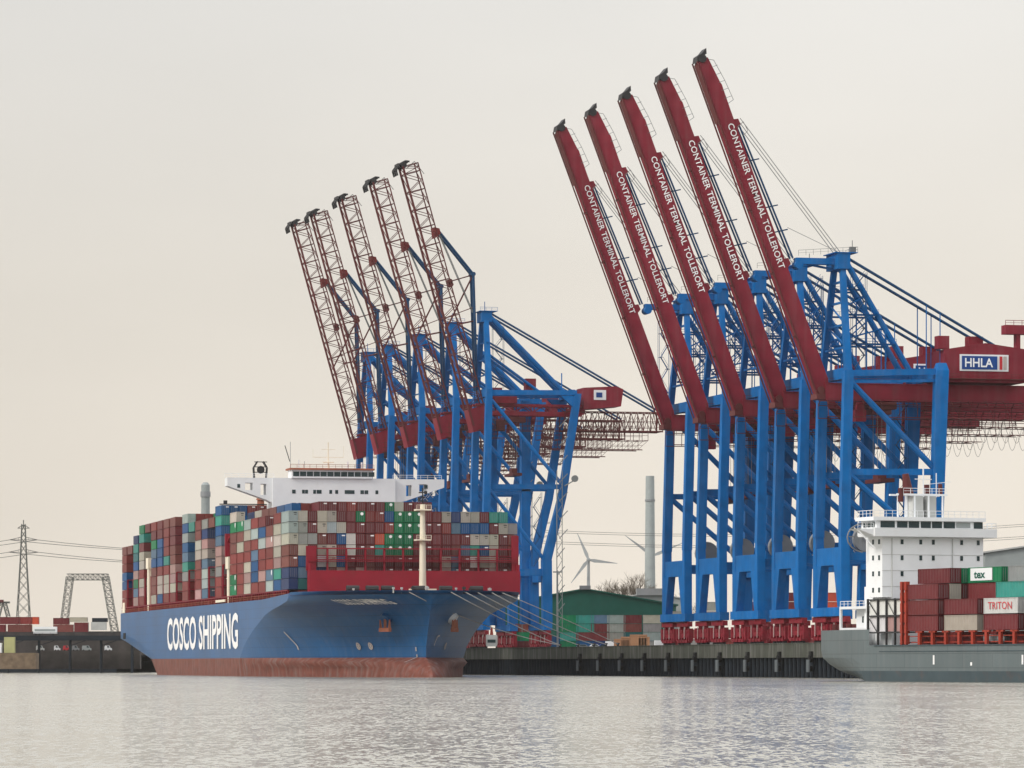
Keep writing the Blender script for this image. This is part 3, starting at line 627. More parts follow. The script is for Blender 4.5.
# ---------------------------------------------------------------- containers
PAL = {'m': (.125, .021, .024), 'b': (.155, .045, .038), 'r': (.18, .030, .027), 'o': (.40, .06, .03), 'c': (.37, .34, .29), 'w': (.54, .54, .52), 'p': (.27, .32, .31),
       'g': (.004, .15, .06), 't': (.03, .22, .18), 'B': (.006, .07, .20), 's': (.07, .13, .20), 'n': (.012, .03, .10), 'y': (.24, .24, .23), 'k': (.33, .20, .19), 'T': (.02, .11, .12)}
NAME = {'m': 'maroon', 'b': 'brown-red', 'r': 'rust red', 'o': 'orange-red', 'c': 'cream', 'w': 'white', 'p': 'pale grey-green', 'g': 'bright green', 't': 'teal', 'B': 'bright blue', 's': 'slate blue',
        'n': 'navy', 'y': 'grey', 'k': 'dusty pink', 'T': 'dark teal'}
def container_mesh(Lc=12.19, Hc=2.76, W=2.38):
    """length along +y (0..Lc), width along x centred, z from 0"""
    m = MB(); hw = W / 2; fr = .16
    for x in (-1, 1):
        for y in (0, Lc - fr): m.box(x * hw - (fr if x > 0 else 0), x * hw + (0 if x > 0 else fr), y, y + fr, 0, Hc)
    for z in (0, Hc - .14):
        for x in (-1, 1): m.box(x * hw - (.12 if x > 0 else 0), x * hw + (0 if x > 0 else .12), fr, Lc - fr, z, z + .14)
        for y in (0, Lc - .14): m.box(-hw + fr, hw - fr, y, y + .14, z, z + .14)
    n = int(Lc / .55)      # corrugated sides
    for sgn in (-1, 1):
        xs = []
        for i in range(n + 1):
            y = fr + (Lc - 2 * fr) * i / n
            d = .03 if i % 2 else .10
            xs.append((sgn * (hw - d), y))
        for a, b_ in zip(xs, xs[1:]):
            q = [(a[0], a[1], .14), (b_[0], b_[1], .14), (b_[0], b_[1], Hc - .14), (a[0], a[1], Hc - .14)]
            m.face(q if sgn > 0 else q[::-1])
    m.face([(-hw, 0, Hc - .05), (hw, 0, Hc - .05), (hw, Lc, Hc - .05), (-hw, Lc, Hc - .05)])
    m.face([(-hw, 0, .02), (-hw, Lc, .02), (hw, Lc, .02), (hw, 0, .02)])
    m.box(-hw + fr, -.015, .05, .12, .14, Hc - .14); m.box(.015, hw - fr, .05, .12, .14, Hc - .14)     # doors
    m.face([(-hw + fr, Lc - .08, .14), (-hw + fr, Lc - .08, Hc - .14), (hw - fr, Lc - .08, Hc - .14), (hw - fr, Lc - .08, .14)])
    m.mi = 1
    for x in (-.75, -.3, .3, .75): m.tube((x, .03, .2), (x, .03, Hc - .2), .03, n=4, cap=False)
    m.box(-hw + fr, hw - fr, .13, .14, .14, Hc - .14)
    return m
CM = container_mesh().mesh('container', [M['cont'], M['grey']])
CM20 = container_mesh(6.06).mesh('container', [M['cont'], M['grey']])
CSM = MB(); CSM.box(-1.2, 1.2, .02, 12.15, .02, 2.83)
ORD = ['zeroth', 'first', 'second', 'third', 'fourth', 'fifth', 'sixth', 'seventh', 'eighth', 'ninth', 'tenth', 'eleventh', 'twelfth', 'thirteenth', 'fourteenth', 'fifteenth', 'sixteenth', 'seventeenth',
       'eighteenth', 'nineteenth', 'twentieth', 'twenty-first', 'twenty-second', 'twenty-third', 'twenty-fourth']
NCON = 0
def jit(c, a=.12):
    k = 1 + random.uniform(-a, a); return tuple(max(0, v * k * (1 + random.uniform(-.04, .04))) for v in c)
LGE = MB(); LGE.tube((.35, .0, 2.05), (.35, -.03, 2.05), .42, n=8); LGE = LGE.mesh('door_logo', [M['letter']])
LGS = MB(); LGS.tube((-1.18, 2.2, 2.0), (-1.22, 2.2, 2.0), .75, n=8); LGS = LGS.mesh('side_logo', [M['letter']])
LGD = MB(); LGD.box(.1, .9, -.03, 0, 2.15, 2.35); LGD.box(.2, .8, -.03, 0, 1.7, 1.82); LGD = LGD.mesh('door_logo', [M['black']])
LGW = MB(); LGW.box(.1, .95, -.03, 0, 2.1, 2.4); LGW = LGW.mesh('door_logo', [M['letter']])
def container(code, loc, rz, label, group, me=None):
    global NCON; NCON += 1
    o = bpy.data.objects.new('shipping_container', me or CM); col.objects.link(o); o.location = loc; o.rotation_euler.z = rz
    o.color = (*jit(PAL[code]), 1)
    if me is None and group == 'containers stacked on the blue ship' and loc.x > -500:
        if code == 'g': link(LGE, 'logo', o); link(LGS, 'logo', o)
        elif code in 'mbrBs' and random.random() < .5: link(LGW, 'logo', o)
        elif code in 'cwyp' and random.random() < .5: link(LGD, 'logo', o)
        elif code in 'sBk' and random.random() < .3: link(LGS, 'logo', o)
    return tag(o, label, 'container', group)

# ---------------------------------------------------------------- the big blue ship
TS = math.atan(916 / F); SL = Vector((math.cos(TS), math.sin(TS), 0)); SD = Vector((-math.sin(TS), math.cos(TS), 0))
S0 = at(426, 665, 1065); S0.z = 0
def sp(u, v, z=0): return S0 + SL * u + SD * v + Vector((0, 0, z))
def interp(x, xs, ys):
    if x <= xs[0]: return ys[0]
    for a, b_, c, d in zip(xs, xs[1:], ys, ys[1:]):
        if x <= b_: return c + (d - c) * (x - a) / (b_ - a)
    return ys[-1]
HB = 30.0
def h_vf(z): return interp(z, (0, 5, 8.6, 12.3, 16.4, 20, 22), (122, 114, 106, 91, 69, 32, 30))
def h_vs(z): return interp(z, (-3, 0, 2.5, 5, 8, 22), (-9, -9.5, -6.5, 0, -.3, -9))
def h_va(z): return interp(z, (0, 5, 11, 12), (285, 300, 372, 385))
def h_ve(z): return interp(z, (0, 5, 11, 12), (352, 366, 386, 386))
def hull_h(v, z):
    vs, vf = h_vs(z), h_vf(z); t = max(0, min(1, (v - vs) / (vf - vs))); ex = interp(z, (-3, 3, 5, 16, 22), (.62, .7, 1, 1, .5))
    kc = .86; cr = lambda q: (1 - (1 - kc * q) ** 2) / (1 - (1 - kc) ** 2)
    h = HB * cr(t) ** ex
    if z < 3: h = HB * cr(t) ** interp(t, (0, .12, .3), (.72, .9, 1))
    va, ve = h_va(z), h_ve(z)
    if z < 11.5 and v > va: q = min(1, (v - va) / (ve - va)); h *= 1 - .9 * q * q
    return h
def hull_pt(v, z, side): return Vector((side * hull_h(v, z), v, z))
ship = empty('container_ship', S0, TS, 'huge blue container ship with red waterline, loaded high with containers', 'ship')
def build_hull():
    levels = [-2, 0, 1.2, 2.5, 3.8, 5, 5.02, 6.5, 8, 9.5, 11, 12, 13.5, 15, 16.4, 17.6, 18.8, 20, 21.2, 22]
    g1 = [(i / 30) ** 1.7 for i in range(31)]; mid = 8; aft = 14
    rows = {}
    m = MB(); idx = {}
    nst = len(g1) + mid + aft
    for li, z in enumerate(levels):
        vs, vf, va, ve = h_vs(z), h_vf(z), h_va(z), h_ve(z)
        st = [vs + (vf - vs) * q for q in g1] + [vf + (va - vf) * (i + 1) / mid for i in range(mid)] + [va + (ve - va) * (i + 1) / aft for i in range(aft)]
        for si, v in enumerate(st):
            zz = z
            if z > 18: zz = 18 + (z - 18) * ((2.5 + 1.2 * interp(v, (28, 36), (1, 0))) / 4)
            for side in (-1, 1):
                idx[(li, si, side)] = len(m.v); m.v.append((side * hull_h(v, z), v, zz))
    for li in range(len(levels) - 1):
        mi = 1 if levels[li + 1] <= 5 else 0
        for si in range(nst - 1):
            for side in (-1, 1):
                q = [idx[(li, si, side)], idx[(li + 1, si, side)], idx[(li + 1, si + 1, side)], idx[(li, si + 1, side)]]
                m.f.append(tuple(q if side > 0 else q[::-1])[::-1]); m.m.append(mi)
        q = [idx[(li, nst - 1, -1)], idx[(li, nst - 1, 1)], idx[(li + 1, nst - 1, 1)], idx[(li + 1, nst - 1, -1)]]
        m.f.append(tuple(q)[::-1]); m.m.append(mi)
    li = len(levels) - 1
    n0 = len(m.v)
    dk = MB()
    for si in range(nst - 1):
        P_ = [Vector(m.v[idx[(li, si, -1)]]), Vector(m.v[idx[(li, si, 1)]]), Vector(m.v[idx[(li, si + 1, 1)]]), Vector(m.v[idx[(li, si + 1, -1)]])]
        dk.face([p_ - Vector((0, 0, .9 if p_.y < 30 else .05)) for p_ in P_])
    o = m.build('hull', [M['hullblue'], M['boot']], ship, smooth=True)
    sh = set()
    for li in range(len(levels) - 1):
        for side in (-1, 1):
            for si in (len(g1) - 1, nst - 1): sh.add(tuple(sorted((idx[(li, si, side)], idx[(li + 1, si, side)]))))
    for si in range(nst - 1):
        for side in (-1, 1): sh.add(tuple(sorted((idx[(5, si, side)], idx[(5, si + 1, side)]))))
    for e_ in o.data.edges:
        if tuple(sorted(e_.vertices)) in sh: e_.use_edge_sharp = True
    dk.build('deck', M['deckred'], ship)
    return o
hull = build_hull()
# company lettering along the flank
t = text_mesh('COSCO SHIPPING', 13.4, M['letter'], bold=.32, space=1.0)
wd = max(v.co.x for v in t.vertices)
map_mesh(t, lambda a, b_: (-30.12, 266 - a / wd * 149, 8.0 + b_)); link(t, 'lettering', hull)
def on_hull(me, v0, z0, side, off=.25, name='marking'):
    for vt in me.vertices:
        v = v0 + (vt.co.x if side > 0 else -vt.co.x); z = z0 + vt.co.y; p_ = hull_pt(v, z, side)
        dv = hull_pt(v + .3, z, side) - p_; dz_ = hull_pt(v, z + .3, side) - p_; nn = dv.cross(dz_).normalized()
        if nn.x * side < 0: nn = -nn
        vt.co = p_ + nn * off
    me.update(); return link(me, name, hull)
t = text_mesh('COSCO SHIPPING', 1.7, M['letter'], bold=.05, sx=1.0); on_hull(t, 12, 18.6, -1, name='lettering')
def strokes(pts, r=.2):
    b_ = MB()
    for a, c in pts:
        a = Vector((*a, 0)); c = Vector((*c, 0)); d = (c - a).normalized(); n_ = Vector((-d.y, d.x, 0)) * r; k = 6
        for i in range(k): p_ = a.lerp(c, i / k); q_ = a.lerp(c, (i + 1) / k); b_.face([p_ - n_, q_ - n_, q_ + n_, p_ + n_])
    return b_.mesh('marking', M['signgrey'])
circ = [((.8 * math.cos(a), .8 * math.sin(a)), (.8 * math.cos(a + .52), .8 * math.sin(a + .52))) for a in [i * .5236 for i in range(12)]] + [((-.5, -.5), (.5, .5)), ((-.5, .5), (.5, -.5))]
on_hull(strokes(circ), 22, 8, -1); on_hull(strokes(circ), 27.5, 8, -1); on_hull(strokes(circ), 18, 8, 1)
on_hull(strokes([((-1.5, 2.4), (1.5, -1.4)), ((1.5, -1.4), (1.5, -2.4))], .28), 62, 9.6, -1)
on_hull(strokes([((0, 0), (0, 2.4)), ((0, 2.4), (1.6, 2.6))]), 6, 8, 1); on_hull(strokes([((0, 0), (0, 2.2)), ((-.2, 3), (-.2, 4))]), 3.2, 3.6, -1)
# anchors in their pockets
for side, v, z in ((-1, 9.0, 14.6), (1, 9.5, 14.6)):
    p_ = hull_pt(v, z, side); dv = hull_pt(v + .5, z, side) - p_; dz_ = hull_pt(v, z + .5, side) - p_; nn = dv.cross(dz_).normalized()
    if nn.x * side < 0: nn = -nn
    tv = dv.normalized(); a0 = p_ + nn * .5
    m = MB(); m.tube(p_ - nn * 1.5 + Vector((0, 0, 1.0)), p_ + nn * 1.3 + Vector((0, 0, .6)), 2.0, 1.5, n=14); m.build('anchor_bolster', M['hullblue'] if side < 0 else M['white'], ship)
    m = MB(); m.beam(a0 + nn * .8 + Vector((0, 0, .8)), a0 + nn * .8 - Vector((0, 0, 1.8)), .6, .6)
    m.beam(a0 + nn * .8 - Vector((0, 0, 1.9)) - tv * 2.0, a0 + nn * .8 - Vector((0, 0, 1.9)) + tv * 2.0, .9, 1.0)
    for s in (-1, 1): m.beam(a0 + nn * .8 - Vector((0, 0, 1.9)) + tv * 1.7 * s, a0 + nn * .9 + Vector((0, 0, .7)) + tv * 1.9 * s, .8, .7, .2, .3)
    m.build('anchor', M['ruststeel'], ship)
# breakwater and front lashing frame
m = MB(); m.box(-25.2, 30, 26.9, 27.5, 21.3, 27.3); m.box(-25.2, -24.6, 27.5, 29.5, 21.3, 29); m.box(29.4, 30, 27.5, 29.5, 21.3, 29)
k = -23
while k < 29: m.prism([(k, 21.4), (k + .3, 21.4), (k + .3, 26.9), (k, 26.9)], 27.5, 29.0); k += 4.9
m.build('breakwater', M['shipred'], ship)
def lashing(v, zt, u0=-29.6, u1=29.6, step=4.92, zb=20.6):
    m = MB(); k = u0
    while k <= u1 + .1:
        m.beam((k, v, zb), (k, v, zt), .45, .5); k += step
    z = zt
    while z > zb + 2: m.beam((u0, v, z), (u1, v, z), .7, .3); z -= 2.9
    return m
m = lashing(29.3, 33.0, -25, 29.4, 4.94)
m.beam((-25, 28.6, 30.6), (29.6, 28.6, 30.6), .12); m.beam((-25, 28.6, 31.2), (29.6, 28.6, 31.2), .12); m.box(-25, 29.6, 28.5, 29.5, 29.6, 29.75)
m.box(-25.6, -23, 29.0, 29.5, 27.3, 33.6); m.box(28.2, 30, 28.9, 29.5, 27.3, 36.5)
m.build('lashing_bridge', M['shipred'], ship)
# bays
VB = [30.2 + 13.0 * i for i in range(8)]                 # bay 0..7
AFT1 = [150 + 14.0 * i for i in range(6)]; AFT2 = [248 + 15.3 * i for i in range(9)]
BAYS = VB + AFT1 + AFT2
TH = 2.9; ZB = 22.5
def col_u(i): return -30 + 2.5 * (i + .5)
# rail, stanchions and hatch coamings
m = MB(); 
for bi, v in enumerate(BAYS): m.box(-27.4, 27.4, v + .3, v + 12.0, 20.46, 22.3)
m.build('hatch_coaming', M['deckred'], ship)
for bi, v in enumerate(BAYS[1:]):
    zt = 31.5; m = lashing(v - .8, zt); m.build('lashing_bridge', M['shipred'], ship)
m = MB(); k = 33
while k < 384:
    m.beam((-29.6, k, 20.4), (-29.6, k, 22.4), .4, .4); k += 3.45
m.beam((-29.6, 33, 22.3), (-29.6, 385, 22.3), .5, .25)
m.build('side_stanchions', M['shipred'], ship)
m = MB(); m.rail([(-29.85, 36, 20.45), (-29.85, 384, 20.45)], 1.1, .06, 2.3); m.build('side_rail', M['ruststeel'], ship)
F7 = list('pcmccmmgrrBggg' 'mmcnccmttt'); F6 = list('pymcpcmmmmrggg' 'mmrsBBBmcy'); F5 = list('cyybmBwmmogggm' 'mmmmmcccmb')
F4 = list('bcmccmwmbtgggm' 'mmmbstBcmr'); F3 = list('bBmwcBmmbmmmmm' 'mbcsrwccmm'); F2 = list('wsnnbkmkbmmmmm' 'mmksmmmkmm'); F1 = list('nTmnmmbmmmbmmm' 'mmmmmmmmmm')
F2[0] = 'n'
FR = {7: F7, 6: F6, 5: F5, 4: F4, 3: F3, 2: F2, 1: F1}
FLANK = {1: 'Btkcccr', 2: 'psrrkbp', 3: 'rkrrpBm', 4: 'rBBsrpr', 5: 'ckcrbcp', 6: 'rrrrcbg', 7: 'ggrrbbgc', 8: 'rrykksBt', 9: 'mnmmnmTb', 10: 'sppsckny', 11: 'krrbccbb', 12: 'mmTmmTyt', 13: 'rrytsBpBp',
         14: 'rckkbbmmb', 15: 'rccrtrrrb', 16: 'BccrBBBmm', 17: 'cbbbBsgmr', 18: 'ybrbmkkmm', 19: 'rkcrccmtg', 20: 'ksgkBTtn', 21: 'mmnmmmb', 22: 'rrBBrrb'}
NT = {b_: len(s) for b_, s in FLANK.items()}
RND = 'mmmmmmbbbrrrrccccgtBBsnypkoT'
stuff = MB(); scol = []
def stuff_box(u, v, z, code):
    stuff.box(u - 1.19, u + 1.19, v, v + 12.1, z + .03, z + 2.78); scol.extend([jit(PAL[code])] * 6)
for c in range(24):
    for t in range(7, 0, -1):
        if t == 7 and c == 23: continue
        code = FR[t][c]
        if t >= 2:
            lb = '%s container, %s from left, %s tier from top, in the ship\'s front stack' % (NAME[code], ORD[c + 1], ORD[8 - t])
            container(code, sp(col_u(c), VB[0], ZB + TH * (t - 1)), TS, lb, 'containers stacked on the blue ship')
        else: stuff_box(col_u(c), VB[0], ZB + TH * (t - 1), code)
RECESS = {9: 1, 12: 1, 18: 1, 21: 2}
# inner profile of each bay behind bay 0 (extra tiers seen above the front ones)
for b_ in range(1, 23):
    v = BAYS[b_]; nt_ = NT[b_]; rc = RECESS.get(b_, 0)
    for c in range(24):
        top = nt_
        if b_ == 1: top = 8 if 4 <= c <= 15 else (7 if c < 20 else 6)
        elif b_ <= 7: top = 7 if c < 2 else (8 if c < 16 else 7)
        elif b_ <= 13: top = nt_ if c < 3 and b_ > 8 else 9
        elif b_ <= 19: top = 9
        else: top = nt_ + (1 if 4 < c < 20 and b_ > 19 else 0)
        if 2 <= b_ <= 7 and c == 0: top = nt_
        if b_ in (2, 1) and c == 0: top = 7 - (1 if b_ == 2 else 0)
        if b_ == 22 and c > 3: top = 7
        for t in range(1, top + 1):
            if c < rc and t <= nt_ - 1: continue
            outer = c == rc or (c == 0 and t == nt_)
            code = FLANK[b_][t - 1] if (c <= rc and t <= nt_) else random.choice(RND)
            if b_ == 8 and t == 9 and c < 9: code = 'BBBrrrmgg'[c]
            if b_ == 1 and t == 8: code = 'mmmmrmmmgcmmmm'[c - 3] if c - 3 < 13 else 'm'
            show = (c <= rc + 1) or t >= top - 1 or c >= 22 or b_ == 1 and t > 6
            if not show: continue
            if b_ <= 11 and outer and c == 0:
                where = '%s bay behind bow stack' % ORD[b_] if b_ <= 7 else '%s bay behind the bridge' % ORD[b_ - 7]
                container(code, sp(col_u(c), v, ZB + TH * (t - 1)), TS, '%s container on ship\'s outer flank, %s, %s tier up' % (NAME[code], where, ORD[t]), 'containers stacked on the blue ship')
            elif b_ == 1 and t == 8:
                container(code, sp(col_u(c), v, ZB + TH * (t - 1)), TS, '%s container topping the stack behind the bow stack, %s column from left' % (NAME[code], ORD[c + 1]), 'containers stacked on the blue ship')
            elif b_ == 8 and t == 9 and c < 7:
                container(code, sp(col_u(c), v, ZB + TH * (t - 1)), TS, '%s container on the top tier under the left bridge wing, %s from left' % (NAME[code], ORD[c + 1]), 'containers stacked on the blue ship')
            else: stuff_box(col_u(c), v, ZB + TH * (t - 1), code)
so_ = stuff.build('stacked_containers', M['contstuff'])
ca = so_.data.color_attributes.new('Col', 'FLOAT_COLOR', 'CORNER')
li = 0
for pi, pl in enumerate(so_.data.polygons):
    c_ = scol[pi]
    for k in pl.loop_indices: ca.data[k].color = (*c_, 1)
so_.location = S0; so_.rotation_euler.z = TS
tag(so_, 'remaining stacked containers in mixed colours filling the blue ship from bow to stern', 'containers', kind='stuff')
# dark core so that no light passes between the stacks
m = MB()
for b_ in range(0, 23):
    v = BAYS[b_]; zt = ZB + TH * (4.8 if b_ in (1, 0) else 5.8)
    m.box(-24.6, 26, v + 1.3, v + 11.2, 20.5, zt)
m.build('cell_core', M['deckred'], ship)

# bridge deckhouse
VBR = VB[7] + 12.8; CU = .8
m = MB(); y0, y1 = VBR + 1.5, VBR + 12
m.box(-17.5, 17.5, y0, y1, 20.5, 55.7)
def wing(s):
    zb = lambda a: 55.7 - 2.3 - (31 - a) / 13.5 * 4.7       # a = |u|
    def seg(a0, a1, z0a, z0b, z1a, z1b):
        P_ = [(s * a0 + (CU if a0 > 18 else 0), z0a), (s * a1 + CU, z0b), (s * a1 + CU, z1b), (s * a0 + (CU if a0 > 18 else 0), z1a)]
        m.prism(P_ if s > 0 else P_[::-1], y0 + 1, y0 + 6)
    def full(a0, a1): seg(a0, a1, zb(a0), zb(a1), 55.7, 55.7)
    def hole(a0, a1, za, zc): seg(a0, a1, zc, zc, 55.7, 55.7); seg(a0, a1, zb(a0), zb(a1), za, za)
    full(17.5, 20.0); hole(20.0, 21.6, 50.9, 54.0); full(21.6, 23.8); hole(23.8, 26.0, 52.2, 54.3); full(26.0, 31)
wing(-1); wing(1)
dh = m.build('deckhouse', M['white'], ship)
m = MB(); m.box(-12.2, 10.8, y0 - .6, y0 + 6, 55.705, 58.0); wh = m.build('wheelhouse', M['white'], ship)
m = MB()
k = -11.8
while k < 10.2: m.box(k, k + 1.75, y0 - .68, y0 - .605, 56.2, 57.5); k += 1.95
m.build('window', M['glass'], wh)
m = MB(); m.box(-12.8, 11.4, y0 - 1.2, y0 + 6.6, 58.003, 58.5); m.rail([(-12.6, y0 - 1.1, 58.5), (11.2, y0 - 1.1, 58.5)], 1.0, .07, 1.8); m.build('roof', M['ruststeel'], wh)
m = MB()
for s in (-1, 1): m.rail([(s * 17, y0 + .9, 55.71), (s * 31, y0 + .9, 55.71)], 1.1, .06, 2)
m.build('wing_rail', M['white'], dh)
for u, z, wd_ in ((-11.5, 51.9, .5), (-8.8, 51.9, .4), (-7.9, 51.9, .4), (-5.6, 51.9, .4), (-4.3, 51.9, .7), (-1, 51.9, .4), (.7, 51.9, .4), (4, 51.9, 1.0), (5.4, 51.9, .4), (8.0, 51.9, .5), (9.2, 51.9, .5), (12.2, 51.9, .4), (-27, 53.4, .4), (26.5, 53.6, .5), (-11.5, 48.2, .6), (-9.6, 48.2, .6)):
    m = MB(); yy = y0 if abs(u) < 17.5 else y0 + 1; m.box(u - wd_, u + wd_, yy - .06, yy - .005, z - .55, z + .5); m.build('window', M['glass'], dh)
m = MB()
m.beam((-1, y0 + 4, 58.5), (-1, y0 + 4, 66), .34); m.beam((-5.4, y0 + 4, 61.8), (3.4, y0 + 4, 61.8), .16); m.beam((-3, y0 + 4, 64), (1, y0 + 4, 64), .14); m.box(-2.6, .6, y0 + 3.6, y0 + 4, 60.2, 60.5)
m.beam((-5.4, y0 + 4, 61.8), (-5.4, y0 + 4, 64), .1); m.beam((3.4, y0 + 4, 61.8), (3.4, y0 + 4, 65), .1); m.build('radar_mast', M['cream'], ship)
for u, z, w_ in ((-12, 66, .12), (-9.6, 61, .3), (-8, 60.6, .12), (6.8, 62, .12), (8.4, 60.4, .4), (10.2, 62, .12), (4.4, 60.6, .5)): m = MB(); m.beam((u, y0 + 3, 58.5), (u, y0 + 3, z), w_); m.build('antenna', M['grey'] if w_ < .2 else M['white'], ship)
m = MB(); m.beam((-12, y0 + 4, 60.5), (-13.4, y0 + 4, 65.0), .2); m.build('flagstaff', M['black'], ship)
m = MB(); c_ = (-20.6, y0 + 3)
for s in (-1, 1):
    for q in (-1, 1):
        m.path([(c_[0] + s * 1.7, c_[1] + q, 55.7), (c_[0] + s * 1.9, c_[1] + q, 58.6), (c_[0] + s * .8, c_[1] + q, 60.4)], .16, 5)
        m.beam((c_[0] + s * 1.8, c_[1] - 1, 56 + q), (c_[0] + s * 1.8, c_[1] + 1, 58 + q), .14)
for z in (57.3, 58.8, 60.2): m.beam((c_[0] - 1.8, c_[1] - 1, z), (c_[0] + 1.8, c_[1] - 1, z), .22)
m.tube((c_[0], c_[1] - 1.2, 58.0), (c_[0], c_[1] - .8, 58.0), 1.1, n=12)
m.build('satellite_frame', M['black'], ship)
m = MB()
for k in range(6): z = 49.5 + k * .9; m.beam((22 + k * 1.5, y0 + 6.2, z - 2.4), (23.6 + k * 1.5, y0 + 6.2, z - .6), .18); m.beam((22 + k * 1.5, y0 + 6.2, z - .6), (23.6 + k * 1.5, y0 + 6.2, z - 2.4), .18)
m.build('wing_brace', M['white'], ship)
# funnel casing behind, exhaust top
m = MB(); m.box(-9, 9, AFT1[-1] + 14.5, AFT1[-1] + 24, 20.5, 47); fn = m.build('funnel', M['hullblue'], ship)
m = MB(); m.tube((-16.2, BAYS[8] + 16, 46), (-16.2, BAYS[8] + 16, 50.6), 1.2, 1.0, n=12); m.tube((-16.2, BAYS[8] + 16, 50.6), (-16.2, BAYS[8] + 16, 51.6), 1.4, .9, n=12)
m.build('exhaust_pipe', M['ruststeel'], ship)
m = MB(); m.beam((-29.6, BAYS[8] + 6, 48.95), (-6, BAYS[8] + 6, 48.95), .3); m.box(-28.5, -27.5, BAYS[8] + 5, BAYS[8] + 6, 48.9, 50); m.box(-11, -10, BAYS[8] + 5, BAYS[8] + 6, 48.9, 50)
m.build('lashing_beam', M['black'], ship)
# foremast, deck gear on the forecastle
MU, MV = 3.4, 22.0
m = MB(); m.tube((MU, MV, 21.2), (MU, MV, 44.2), .95, .62, n=14); m.box(MU - 3.4, MU + 3.4, MV - 1.2, MV + 1.2, 21.3, 22.6); fm = m.build('foremast', M['cream'], ship)
for z, w_ in ((42.6, 1.9), (34.9, 1.9)):
    m = MB(); m.box(MU - w_, MU + w_, MV - w_, MV + w_, z, z + .35); m.rail([(MU - w_, MV - w_, z + .35), (MU + w_, MV - w_, z + .35)], 1.0, .07, 1); m.build('mast_platform', M['cream'], fm)
m = MB()
for z, w_ in ((45, 1.2), (46, .7), (47.2, 1.0)): m.beam((MU - w_, MV, z), (MU + w_, MV, z), .3)
m.beam((MU, MV, 44.2), (MU, MV, 48.4), .3); m.tube((MU - .9, MV, 45), (MU - .9, MV, 46), .4); m.tube((MU + .8, MV, 46.8), (MU + .8, MV, 47.6), .4)
m.build('mast_lamp', M['black'], fm)
for u in (-17, -9.5, -7.4, -4.6, -1, 6.4, 8.4, 11.2, 18): m = MB(); vv = -6.5 if abs(u) < 10 else (0 if abs(u) < 16 else 8); q_ = random.uniform(.3, .8); m.tube((u, vv, 21.0), (u, vv, 22.0 + q_), .2, n=8); m.box(u - .6 * q_, u + .6 * q_, vv - .3, vv + .5, 22.0, 22.2 + .5 * q_); m.build('deck_fitting', M['roofgrey'] if u not in (11.2, -4.6, 8.4) else M['black'], ship)
m = MB()
for u in (-16, -11, -7, 1, 8, 16): m.tube((u - 1.6, 15, 22.4), (u + 1.6, 15, 22.4), .9, n=10)
m.build('mooring_winch', M['black'], ship)
# tall cream posts on the flank
for v, z in ((VBR + 5, 33.5), (316, 37.5), (378, 24)):
    m = MB(); m.leg((-29.2, v, 20.5), (-29.2, v, z), 1.0, 3.4); m.leg((-29.3, v, z - 3.4), (-29.3, v, z), 1.4, 5.6); ps = m.build('deck_post', M['cream'], ship)
m = MB(); m.beam((-29.5, VBR + 5, 33.5), (-29.5, VBR + 5, 40), 1.0, 2); m.beam((-29.5, VBR + 3, 39), (-29.5, VBR + 9, 35), .6); m.build('provision_crane', M['shipred'], ship)
m = MB(); m.box(-30.2, -29.9, VBR + 8, VBR + 26, 20.9, 21.6); m.build('gangway', M['cream'], ship)
m = MB(); m.box(-30.15, -29.8, 372, 378, 11.8, 13.8); m.build('mooring_port', M['rubber'], ship)

# mooring ropes
def catenary(a, b_, sag, n=14):
    a = Vector(a); b_ = Vector(b_); return [a.lerp(b_, i / n) - Vector((0, 0, sag * 4 * (i / n) * (1 - i / n))) for i in range(n + 1)]
BOL = [q_at(x) + QL * (-1.8) + Vector((0, 0, 9.0)) for x in (566, 584, 600, 612, 624)]
ropes = [(-1, -7.8, BOL[0], 6, 'lowest, starting left of the foremast'), (1, -8.7, BOL[0], 5, 'starting right beside the foremast'), (1, -7.6, BOL[1], 5, 'third counted from the foremast'), (1, -6, BOL[2], 5, 'fourth counted from the foremast'),
         (1, -3, BOL[3], 4, 'fifth counted from the foremast'), (1, .5, BOL[4], 3.5, 'uppermost and farthest from the foremast')]
for sd_, v, bpt, sg_, lb in ropes:
    h_ = hull_pt(v, 22, sd_); a = sp(h_.x + .9, h_.y - 1.2, 21.2); m = MB(); c_ = a + SL * 17 - SD * 3 - Vector((0, 0, 9.5 if v < 0 else 7)); m.path([a * (1 - q) ** 2 + c_ * 2 * q * (1 - q) + bpt * q * q for q in [i / 24 for i in range(25)]], .12, 5)
    tag(m.build('mooring_rope', M['rope']), 'pale mooring rope from the blue bow to the quay, ' + lb, 'rope', 'mooring ropes at the blue bow')

